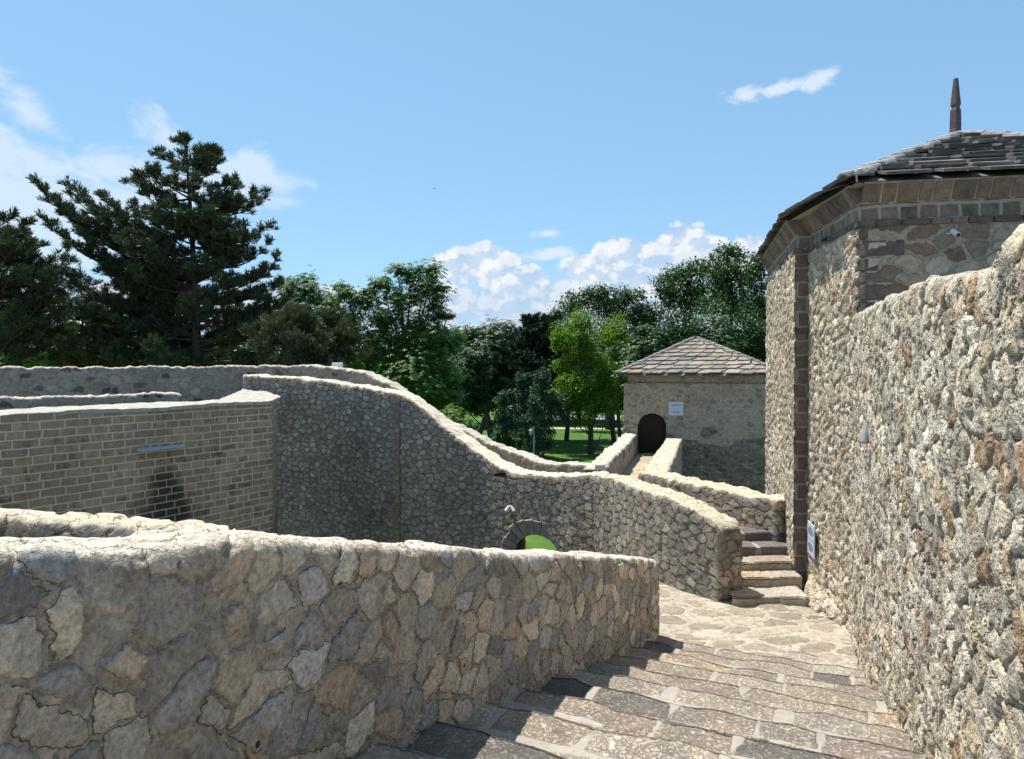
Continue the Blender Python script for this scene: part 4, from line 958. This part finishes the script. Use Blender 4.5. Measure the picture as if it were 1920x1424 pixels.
def pine(name, Y, base_px, top, limbs, label, mat, seed, rt=.28, group=None, nl=.27, fill=30, bark=None, up_=.8, spread=.85, cat='pine tree', zmin=-2., wid=.04, tuft_n=12, reach=1.):
    rg = np.random.default_rng(seed)
    b = P(base_px, 700, Y); b = np.array([b.x, Y, GZ]); tp_ = np.array(P(top[0], top[1], Y))
    t = thing(name, b, label, cat, group); sw = MB()
    tr = curve(b, tp_, 0, 12, (rg.uniform(-.25, .25), .2, 0)); sw.tube(tr, list(np.linspace(rt, .03, 12)), 9)
    H = tp_[2]-b[2]
    def tat(z): return np.array([np.interp(z, tr[:, 2], tr[:, k]) for k in range(3)])
    B, A = [], []
    def limb(st, en, r, sag):
        n = 9; pts = curve(st, en, sag, n, rg.normal(size=3)*.12)
        pts[-2:, 2] += .08*np.linalg.norm(en-st)*np.array([.3, 1.]); sw.tube(pts, list(np.linspace(r, r*.18, n)), 5, cap=False)
        L = np.linalg.norm(en-st); ns = max(4, int(L*2.6)); main = (en-st)/L
        for i in range(ns):
            q = .28+.72*(i+rg.random())/ns; p = np.array([np.interp(q*(n-1), np.arange(n), pts[:, k]) for k in range(3)])
            side = np.cross(main, [0, 0, 1.]); side = side/(np.linalg.norm(side)+1e-6)*(1 if i % 2 else -1)
            dirb = side*rg.uniform(.4, 1.)+main*rg.uniform(.4, .9)+np.array([0, 0, rg.uniform(0, .5)]); dirb /= np.linalg.norm(dirb)
            l = rg.uniform(.35, .95)*min(1., .35+L*.25)*(1.15-q*.45)
            e = p+dirb*l; sw.tube(curve(p, e, -.03, 3), [.022, .016, .008], 4, cap=False)
            nb = max(3, int(l*8))
            for j in range(nb):
                qq = (j+.6)/nb; p2 = p+dirb*l*qq; du = dirb*.5+np.array([0, 0, up_])+rdir(rg, 1)[0]*.55; du /= np.linalg.norm(du); l2 = rg.uniform(.16, .42)
                k = 3
                for s_ in range(k): B.append(p2+du*l2*(s_+.4)/k); A.append(du)
            for s_ in range(3): B.append(e+dirb*(s_*.1)); A.append(dirb+np.array([0, 0, .5]))
        for s_ in range(3): B.append(pts[-1]+main*.08*s_); A.append(main+np.array([0, 0, .7]))
    for (px, py, dy, z0) in limbs:
        en = np.array(P(px, py, Y+dy)); z = z0 if z0 is not None else en[2]-.12*abs(en[0]-tp_[0])-.3
        st = tat(np.clip(z, b[2]+1.5, tp_[2]-.3)); limb(st, en, .035+.013*np.linalg.norm(en-st), rg.uniform(-.5, -.1))
    for i in range(fill):
        q = rg.random()**.8; z = zmin+(tp_[2]-.5-zmin)*q; st = tat(z); az = rg.uniform(0, 6.28)
        w = (1-q)**.6*reach*3.3+.75; en = st+np.array([math.cos(az)*w*.95, math.sin(az)*w*1.1, w*rg.uniform(.05, .5)]); limb(st, en, .03+.012*w, rg.uniform(-.3, 0))
    for s_ in range(8): B.append(tp_+np.array([rg.normal()*.06, rg.normal()*.06, -s_*.09])); A.append(np.array([0, 0, 1.])+rdir(rg, 1)[0]*.3)
    B = np.array(B); A = np.array(A); A /= np.linalg.norm(A, axis=1)[:, None]
    c, d, nn, L, W = tufts(rg, B, A, tuft_n, nl, wid, spread)
    tin = np.clip(np.repeat(rg.random(len(B)), tuft_n)*.8+rg.normal(size=len(c))*.12, 0, 1)
    sw.build('trunk', bark or M_bark, t, smooth=True)
    leafmesh('crown', c, d, nn, L, W, tin, mat, t); return t
# --- big black pine: limb ends read off its outline
big_limbs = [(345, 268, .2, None), (385, 290, -.5, None), (300, 292, .4, None), (400, 330, .6, None), (265, 345, -.6, None), (440, 352, .3, None), (480, 375, -.4, None), (492, 385, 1., None),
             (250, 392, .8, None), (195, 385, -.3, 4.8), (215, 415, .8, None), (72, 372, -.5, 4.3), (90, 438, .4, 3.6), (135, 372, .6, 4.6), (150, 400, -1.2, 4.3), (120, 410, 0., 4.1), (165, 465, .6, 3.), (190, 420, .2, 4.2), (100, 400, .3, 4.4), (150, 450, -.5, 3.4), (225, 470, .7, 3.5), (505, 432, 0., None), (498, 470, .8, None), (470, 455, -1., None), (515, 505, -.6, None), (520, 540, .8, None), (500, 580, 0., None),
             (350, 330, -1.4, None), (320, 420, -2.2, None), (400, 420, -2.3, None), (440, 470, -1.8, None), (300, 480, -2.4, None), (240, 450, -1.6, None), (250, 520, -1.9, None), (420, 540, -2.2, None), (200, 520, -.8, None), (160, 560, .4, None), (120, 590, 0, None), (100, 640, .6, None), (560, 600, -.5, None), (580, 640, .5, None), (540, 570, 1., None), (470, 620, -1.5, None), (220, 610, -1.5, None), (180, 640, -.8, None)]
pine('black_pine', 34., 368, (347, 262), big_limbs, 'large dark pine with a long branch reaching left, tallest tree behind the wall', L_pine, 5, rt=.36, fill=58, zmin=-1.5)
pine('black_pine', 36.5, 283, (283, 470), [(150, 600, 0, None), (110, 650, .5, None), (60, 620, -.5, None), (420, 640, .5, None), (200, 560, -1, None), (90, 675, 0, None)], 'shorter brownish pine with a bare lower trunk, left of the largest pine', L_pine_b, 15, rt=.24, fill=50, zmin=-1.2, reach=1.1)
pine('black_pine', 30., -40, (-30, 415), [(20, 405, 0, None), (42, 425, .5, None), (60, 470, -.5, None), (75, 510, .4, None), (125, 488, 0, .9), (105, 495, .6, 1.), (90, 540, -.5, None), (60, 580, .5, None), (35, 600, -1, None), (30, 450, -1.2, None), (20, 520, -1.5, None), (100, 560, .5, None), (70, 640, 0, None)], 'dark pine cut off by the left edge of the picture', L_pine, 25, rt=.34, fill=40, zmin=-1., reach=.8)
pine('mountain_pine', 30., 585, (578, 592), [(530, 600, 0, None), (550, 585, -.4, None), (615, 600, .4, None), (645, 615, -.4, None), (660, 650, .2, None), (520, 650, -.3, None), (625, 640, -.8, None), (560, 640, -.9, None), (500, 625, .4, None), (640, 680, -.3, None)], 'low bushy grey green pine spreading just above the parapet right of the largest pine', L_pine_b, 35, rt=.14, fill=44, zmin=-.6, reach=.55, up_=1.1)
pine('larch', 48., 152, (150, 492), [(120, 560, 0, None), (185, 560, 0, None), (100, 620, 0, None), (200, 600, 0, None)], 'thin feathery conifer seen against the sky between the two big pines', L_spruce, 45, rt=.14, fill=34, zmin=0., reach=.65, up_=.2, tuft_n=7)
pine('spruce', 66., 1010, (1008, 590), [(985, 640, 0, None), (1040, 650, 0, None), (970, 690, 0, None), (1050, 700, 0, None)], 'dark spruce with drooping branches standing between the round trees and the yellow green one', L_spruce, 46, rt=.22, fill=60, zmin=-3., reach=1.15, up_=.05, nl=.32, wid=.06)
# --- broadleaved trees
broadleaf('chestnut_tree', 46., [(540, 545, 24), (570, 540, 28), (600, 560, 26), (555, 580, 34), (590, 600, 36), (530, 610, 30), (565, 650, 36), (610, 650, 34)], 'bright green chestnut tree right behind the largest pine', L_chest, seed=2, group='chestnut trees behind the wall')
broadleaf('chestnut_tree', 42., [(640, 545, 22), (665, 555, 20), (625, 575, 22), (655, 600, 30), (690, 560, 18), (745, 510, 18), (720, 530, 20), (700, 540, 18), (770, 515, 24), (805, 515, 24), (822, 545, 20), (790, 545, 28), (750, 560, 30), (715, 590, 32), (820, 580, 20), (790, 600, 36), (840, 592, 12), (760, 640, 44), (700, 640, 38), (815, 640, 34), (780, 700, 44), (830, 690, 34), (730, 690, 36), (845, 740, 26), (810, 750, 34), (675, 680, 26), (850, 640, 20)],
          'biggest chestnut tree, tall and layered, centre left above the curving wall', L_chest, seed=3, rt=.3, trunk=(770,), group='chestnut trees behind the wall')
broadleaf('sapling', 34., [(850, 775, 16), (868, 790, 14), (846, 800, 14), (880, 805, 12)], 'small light green sapling poking above the descending wall', L_light, seed=4, rt=.05, size=.26)
broadleaf('sapling', 30., [(665, 668, 12), (656, 682, 12), (676, 684, 9)], 'little yellow green bush beside the white box at the parapet', L_light, seed=5, rt=.04, size=.22)
broadleaf('bush', 38., [(40, 650, 26), (110, 645, 34), (150, 660, 30), (200, 655, 26), (240, 672, 22), (80, 680, 20), (20, 684, 18), (140, 620, 24), (330, 672, 20), (290, 660, 24)], 'bright green shrubs growing under the pines at far left', L_chest, cat='bush', seed=6, rt=.08, size=.3)
broadleaf('bush', 29., [(12, 690, 10), (60, 684, 12), (85, 686, 10), (35, 692, 8)], 'yellow green bush tips touching the top of the parapet, bottom far left', L_yel, cat='bush', seed=16, rt=.04, size=.2)
GRP = 'dark round lime trees on the lawn'
broadleaf('lime_tree', 66., [(880, 628, 24), (915, 622, 24), (860, 655, 26), (900, 660, 34), (870, 700, 34), (910, 715, 36), (860, 740, 26), (890, 750, 28), (925, 640, 24)], 'dark round crowned lime tree directly right of the biggest chestnut', L_dark, seed=7, size=.42, trunk=(925,), group=GRP, kind_gap=.5, rt=.35)
broadleaf('lime_tree', 70., [(955, 622, 22), (975, 640, 22), (945, 660, 32), (975, 690, 28), (950, 710, 32), (930, 740, 26), (975, 740, 26)], 'dark round crowned lime tree left of the drooping spruce', L_dark, seed=8, size=.42, trunk=(893,), group=GRP, kind_gap=.5, rt=.3)
for i, (x, y, rx, yb, lab) in enumerate([(950, 738, 19, 868, 'lowest left clipped column tree of the four by the lamp post'), (983, 706, 17, 866, 'second clipped column tree, slim, behind the lamp post'), (1018, 700, 19, 864, 'tallest clipped column tree, right one of the four by the lamp'), (1000, 752, 16, 870, 'shortest clipped column tree, in front of the two tall ones')]):
    bl = [(x, y+12, rx*.8), (x, y, rx*.55), (x, y+32, rx), (x+2, y+58, rx*1.1), (x-2, y+84, rx*1.05), (x, y+106, rx*.95)] + ([(x, y+130, rx*.8)] if i in (1, 2) else []) + ([(x+28, y+50, 14), (x+34, y+80, 14)] if i == 2 else [])
    broadleaf('clipped_column_tree', 57.+[-1, 2, 0, -3][i], bl, lab, L_thuja, seed=40+i, size=.26, trunk=(x,), group='clipped column trees', kind_gap=.2, rt=.12, dens=1.8, depth=.2, style='simple')
broadleaf('robinia_tree', 60., [(1090, 602, 22), (1075, 625, 24), (1105, 630, 26), (1048, 628, 16), (1055, 650, 16), (1095, 665, 28), (1060, 690, 20), (1120, 690, 26), (1075, 720, 28), (1120, 735, 30), (1060, 745, 22), (1100, 765, 28), (1140, 755, 22), (1135, 715, 18)], 'yellow green robinia tree standing alone on the lawn, the brightest tree', L_yel, seed=9, size=.36, trunk=(1107,), rt=.26, kind_gap=.5, style='simple')
broadleaf('robinia_tree', 66., [(1160, 610, 20), (1150, 632, 20), (1175, 640, 18), (1165, 665, 22), (1150, 690, 18)], 'smaller yellow green robinia tree, right of the brightest tree', L_yel, seed=10, size=.4, trunk=(1165,), rt=.2, style='simple')
broadleaf('park_tree', 84., [(1070, 572, 20), (1055, 590, 18), (1095, 560, 20), (1120, 548, 18), (1140, 560, 18), (1130, 580, 26), (1175, 552, 14), (1190, 565, 18), (1165, 585, 26), (1200, 590, 24), (1030, 610, 20), (1225, 585, 22), (1215, 620, 28), (1180, 640, 30), (1140, 630, 30)], 'tall green trees crown filling behind the robinias', L_pop, seed=11, size=.55, trunk=(1140,), rt=.35, style='simple')
G2 = 'tall poplars beside the weathered tower'
broadleaf('poplar_tree', 78., [(1245, 530, 18), (1262, 515, 18), (1285, 505, 16), (1270, 545, 24), (1300, 530, 22), (1250, 560, 18), (1290, 570, 28), (1320, 500, 18), (1330, 560, 28)], 'wide poplar, left and lowest of the tall ones beside the tower', L_pop, seed=12, size=.55, trunk=(1290,), group=G2, style='simple', rt=.35)
broadleaf('poplar_tree', 74., [(1365, 468, 12), (1350, 482, 16), (1380, 478, 16), (1365, 505, 24), (1390, 510, 20), (1340, 515, 20), (1370, 545, 30), (1345, 585, 28), (1395, 570, 28)], 'highest poplar, its crown topping the white cloud', L_pop, seed=13, size=.55, trunk=(1368,), group=G2, style='simple', rt=.4)
broadleaf('poplar_tree', 70., [(1418, 482, 12), (1410, 500, 14), (1428, 500, 16), (1420, 530, 22), (1430, 560, 24), (1410, 590, 26), (1440, 600, 26)], 'poplar half hidden by the eaves of the weathered tower', L_pop, seed=14, size=.5, trunk=(1425,), group=G2, style='simple', rt=.3)
G3 = 'dark lime trees behind the gate tower'
for i, (x, y, lab) in enumerate([(1215, 632, 'left dark lime tree behind the gate tower roof'), (1275, 608, 'second dark lime tree, above the gate tower peak'), (1340, 612, 'third dark lime tree, right of the gate tower peak'), (1408, 618, 'right lime tree between gate tower and weathered tower')]):
    broadleaf('lime_tree', 58.+i*1.5, [(x, y, 26), (x-22, y+22, 26), (x+22, y+20, 28), (x, y+44, 36), (x-26, y+70, 32), (x+26, y+68, 32), (x, y+100, 36)], lab, L_dark if i % 2 else L_pop, seed=50+i, size=.42, trunk=(x,), group=G3, rt=.28, kind_gap=.5, style='simple' if i % 2 else 'palm')
broadleaf('lime_tree', 96., [(1000, 640, 30), (1040, 650, 34), (1020, 700, 36), (1060, 700, 30)], 'distant dark tree behind the drooping spruce', L_dark, seed=60, size=.6, trunk=(1058,), rt=.3, style='simple')
broadleaf('lime_tree', 71., [(1060, 640, 28), (1035, 665, 28), (1085, 670, 30), (1050, 700, 34), (1090, 715, 32), (1030, 730, 24), (1065, 745, 26)], 'dark lime tree added behind the brightest robinia to shade the lawn', L_dark, seed=91, size=.5, trunk=(1062,), group=GRP, rt=.25, kind_gap=.5)  # added tree, its crown put here to darken the lawn
broadleaf('lime_tree', 69., [(1150, 670, 28), (1130, 695, 28), (1178, 700, 28), (1150, 725, 32), (1175, 745, 24), (1125, 755, 20)], 'dark lime tree added under the smaller robinia to shade the lawn', L_dark, seed=92, size=.5, trunk=(1152,), group=GRP, rt=.25, kind_gap=.5)  # second added tree, shades the lawn beside the gate tower
G4 = 'park trees far back on the lawn'
for i, (x, y, Yf, lab) in enumerate([(865, 700, 88., 'far park tree at the left of the lawn gap'), (930, 705, 94., 'far park tree behind the two round limes'), (1010, 715, 92., 'far park tree behind the clipped columns'), (1085, 700, 98., 'far park tree just right of the pale road gap'), (1150, 700, 90., 'far park tree behind the smaller robinia'), (780, 690, 86., 'far park tree behind the biggest chestnut')]):
    broadleaf('park_tree', Yf, [(x, y-40, 26), (x-26, y-20, 26), (x+26, y-18, 26), (x, y, 36), (x-30, y+18, 28), (x+30, y+18, 28), (x-12, y+44, 26), (x+16, y+46, 24), (x-34, y+50, 18), (x+36, y+52, 16)], lab, L_dark, seed=80+i, size=.7, trunk=(x,), group=G4, rt=.3, style='simple')
# far wood: one mass
rg = np.random.default_rng(77); n = 75000
xs = rg.uniform(-150, 110, n); yy = 128+rg.uniform(0, 22, n)+vnoise(xs*.05, xs*0, 3)*10; hh = 11.5+vnoise(xs*.11, xs*0, 4)*5+vnoise(xs*.35, xs*0, 6)*2.5
z = GZ+hh*rg.random(n)**.6
fwood = leafmesh('far_wood', np.c_[xs, yy, z], rdir(rg, n), rdir(rg, n)*.6+np.array([0, -.3, .8]), rg.uniform(.9, 1.8, n), rg.uniform(.7, 1.2, n), rg.random(n), L_dark, None)
tag(fwood, 'distant belt of dark woodland behind the park trees', 'woodland', kind='stuff')
SKR, SKG, SKB = .405, .565, .695
EXPO = .55
# ================================================================== camera, sun, sky
cam = bpy.data.objects.new('camera', bpy.data.cameras.new('camera')); C.objects.link(cam)
cam.data.sensor_width = 36; cam.data.lens = F/1920*36; cam.data.clip_end = 4000; cam.data.clip_start = .05
cam.rotation_euler = (math.pi/2-TH, 0, 0); SC.camera = cam
EL = math.radians(68); AZ = math.radians(-49)
S = Vector((math.sin(AZ)*math.cos(EL), math.cos(AZ)*math.cos(EL), math.sin(EL)))
sl = bpy.data.lights.new('sun', 'SUN'); sl.energy = 4.8; sl.angle = math.radians(.5); sl.color = (1., .95, .86)
so = bpy.data.objects.new('sun', sl); C.objects.link(so); so.rotation_mode = 'QUATERNION'; so.rotation_quaternion = S.to_track_quat('Z', 'Y')
w = bpy.data.worlds.new('World'); SC.world = w; w.use_nodes = True; t = NT(w.node_tree)
wo = t.n('ShaderNodeOutputWorld')
g = t.n('ShaderNodeTexCoord').outputs['Generated']
sky = t.n('ShaderNodeTexSky', sky_type='NISHITA', sun_disc=False, sun_elevation=EL, sun_rotation=AZ, altitude=400., air_density=1.0, dust_density=.7, ozone_density=1.6)
x, y, z = t.xyz(g)
az = t.m('ARCTAN2', x, y); el = t.m('ARCSINE', z)
AE = t.comb(az, el, 0.)
def pe(px, py):
    p = P(px, py, 1.).normalized(); return math.atan2(p.x, p.y), math.asin(p.z)
def blob(px, py, rx, ry, rot=0., soft=1.):
    a, e = pe(px, py); dx = t.m('SUBTRACT', az, a); dy = t.m('SUBTRACT', el, e)
    c, s = math.cos(math.radians(rot)), math.sin(math.radians(rot))
    u = t.m('MULTIPLY', t.m('ADD', t.m('MULTIPLY', dx, c), t.m('MULTIPLY', dy, s)), F/rx); v = t.m('MULTIPLY', t.m('SUBTRACT', t.m('MULTIPLY', dy, c), t.m('MULTIPLY', dx, s)), F/ry)
    return t.m('SUBTRACT', 1., t.m('SQRT', t.m('ADD', t.m('MULTIPLY', u, u), t.m('MULTIPLY', v, v))))
def union(bl):
    r = bl[0]
    for b_ in bl[1:]: r = t.m('MAXIMUM', r, b_)
    return r
# cumulus bank: union of puffs, broken by billowy noise
pf = union([blob(*b_) for b_ in [(860, 505, 60, 34), (925, 492, 52, 36), (975, 520, 70, 26), (1100, 505, 50, 30), (1145, 485, 40, 34), (1200, 490, 44, 34), (1180, 530, 150, 42), (1290, 478, 70, 52), (1350, 500, 90, 60), (1420, 480, 80, 40), (1000, 560, 190, 42), (880, 570, 150, 40), (1250, 560, 200, 70), (1500, 520, 150, 70), (1120, 600, 300, 60), (560, 600, 260, 60), (100, 620, 260, 90)]])
def cumn(off):
    v = t.v('ADD', AE, off); vv = t.v('MULTIPLY', v, (1., 1.35, 1.))
    wn_ = t.noise(vv, 18., 3, .6, out=1, dim='2D'); vv = t.v('ADD', vv, t.v('SCALE', t.v('SUBTRACT', wn_, (.5, .5, .5)), sc=.022))
    a = t.noise(vv, 16., 6, .56, dim='2D'); b_ = t.vor(vv, 42., 'F1', 1.); b2 = t.vor(vv, 105., 'F1', 1.)
    return t.m('SUBTRACT', t.m('SUBTRACT', t.m('ADD', a, .20), t.m('MULTIPLY', b_, .26)), t.m('MULTIPLY', b2, .12))
n0 = cumn((0, 0, 0)); n1 = cumn((-.007, .012, 0))
dens = t.m('ADD', t.m('MULTIPLY', pf, 1.15), t.m('MULTIPLY', t.m('SUBTRACT', n0, .45), 1.5))
cov = t.sm(dens, .0, .26)
sh = t.m('SUBTRACT', n0, n1); lit = t.m('ADD', t.m('MULTIPLY', t.sm(sh, -.11, .09), .7), t.m('MULTIPLY', t.sm(t.noise(AE, 26., 5, .6, dim='2D'), .35, .62), .3))
deep = t.sm(t.m('ADD', t.m('MULTIPLY', pf, 1.1), t.m('MULTIPLY', t.m('SUBTRACT', n0, .5), .9)), .15, .75)
elf = t.sm(el, pe(900, 600)[1], pe(900, 500)[1])
lit2 = t.m('MULTIPLY', t.m('ADD', t.m('MULTIPLY', lit, .75), .25), t.m('ADD', t.m('MULTIPLY', elf, .35), .65))
ccol = t.mix(lit2, (.27, .38, .55), (.64, .66, .68))
cov = t.m('MULTIPLY', cov, t.m('ADD', .72, t.m('MULTIPLY', lit, .28)))
# thin high cloud at the left and the small streaks
pw_ = union([blob(60, 350, 330, 95, 4), blob(230, 330, 330, 70, -6), blob(315, 262, 80, 46, -25), blob(430, 315, 190, 38, -8), blob(60, 215, 110, 40, -32), blob(30, 460, 240, 90)])
wv = t.v('MULTIPLY', AE, (1., 1.9, 1.)); nw_ = t.noise(wv, 7., 7, .62, .35, dim='2D'); nw2 = t.noise(wv, 24., 4, .6, .3, dim='2D')
dw_ = t.m('ADD', t.m('MULTIPLY', pw_, 1.0), t.m('ADD', t.m('MULTIPLY', t.m('SUBTRACT', nw_, .5), 2.9), t.m('MULTIPLY', t.m('SUBTRACT', nw2, .5), .5)))
cw_ = t.m('MULTIPLY', t.sm(dw_, .08, .75), .74)
ps_ = union([blob(1395, 178, 50, 17, 8), blob(1460, 168, 60, 16, 10), blob(1535, 150, 45, 22, 18), blob(1028, 439, 46, 13, 2), blob(1030, 478, 60, 16, 6)])
ds_ = t.m('ADD', ps_, t.m('MULTIPLY', t.m('SUBTRACT', t.noise(t.v('MULTIPLY', AE, (1., 1.6, 1.)), 30., 5, .6, .3, dim='2D'), .5), 1.7))
cs_ = t.m('MULTIPLY', t.sm(ds_, .05, .8), .8)
SS = .15
gm = t.n('ShaderNodeGamma', {0: t.v('MULTIPLY', sky.outputs[0], (SS*.9, SS, SS)), 1: .5})
base = t.v('MULTIPLY', gm.outputs[0], (SKR, SKG, SKB))
c = t.mix(cw_, base, (.52, .60, .68)); c = t.mix(cs_, c, (.55, .62, .69)); c = t.mix(cov, c, ccol)
bg = t.n('ShaderNodeBackground', {'Color': c, 'Strength': 1.}); bg0 = t.n('ShaderNodeBackground', {'Color': base, 'Strength': 1.})
gate = t.m('MULTIPLY', t.m('LESS_THAN', t.m('ABSOLUTE', az), .8), t.m('MULTIPLY', t.m('LESS_THAN', el, .5), t.m('GREATER_THAN', el, -.02)))
mx = t.n('ShaderNodeMixShader', {0: gate, 1: bg0.outputs[0], 2: bg.outputs[0]}); t.t.links.new(mx.outputs[0], wo.inputs[0])
w.cycles.sampling_method = 'MANUAL'; w.cycles.sample_map_resolution = 256
SC.view_settings.view_transform = 'Standard'; SC.view_settings.look = 'None'; SC.view_settings.exposure = EXPO; SC.view_settings.gamma = 1
SC.render.engine = 'CYCLES'; SC.cycles.max_bounces = 4; SC.cycles.diffuse_bounces = 2; SC.cycles.transmission_bounces = 3; SC.cycles.transparent_max_bounces = 8
SC.cycles.use_denoising = True
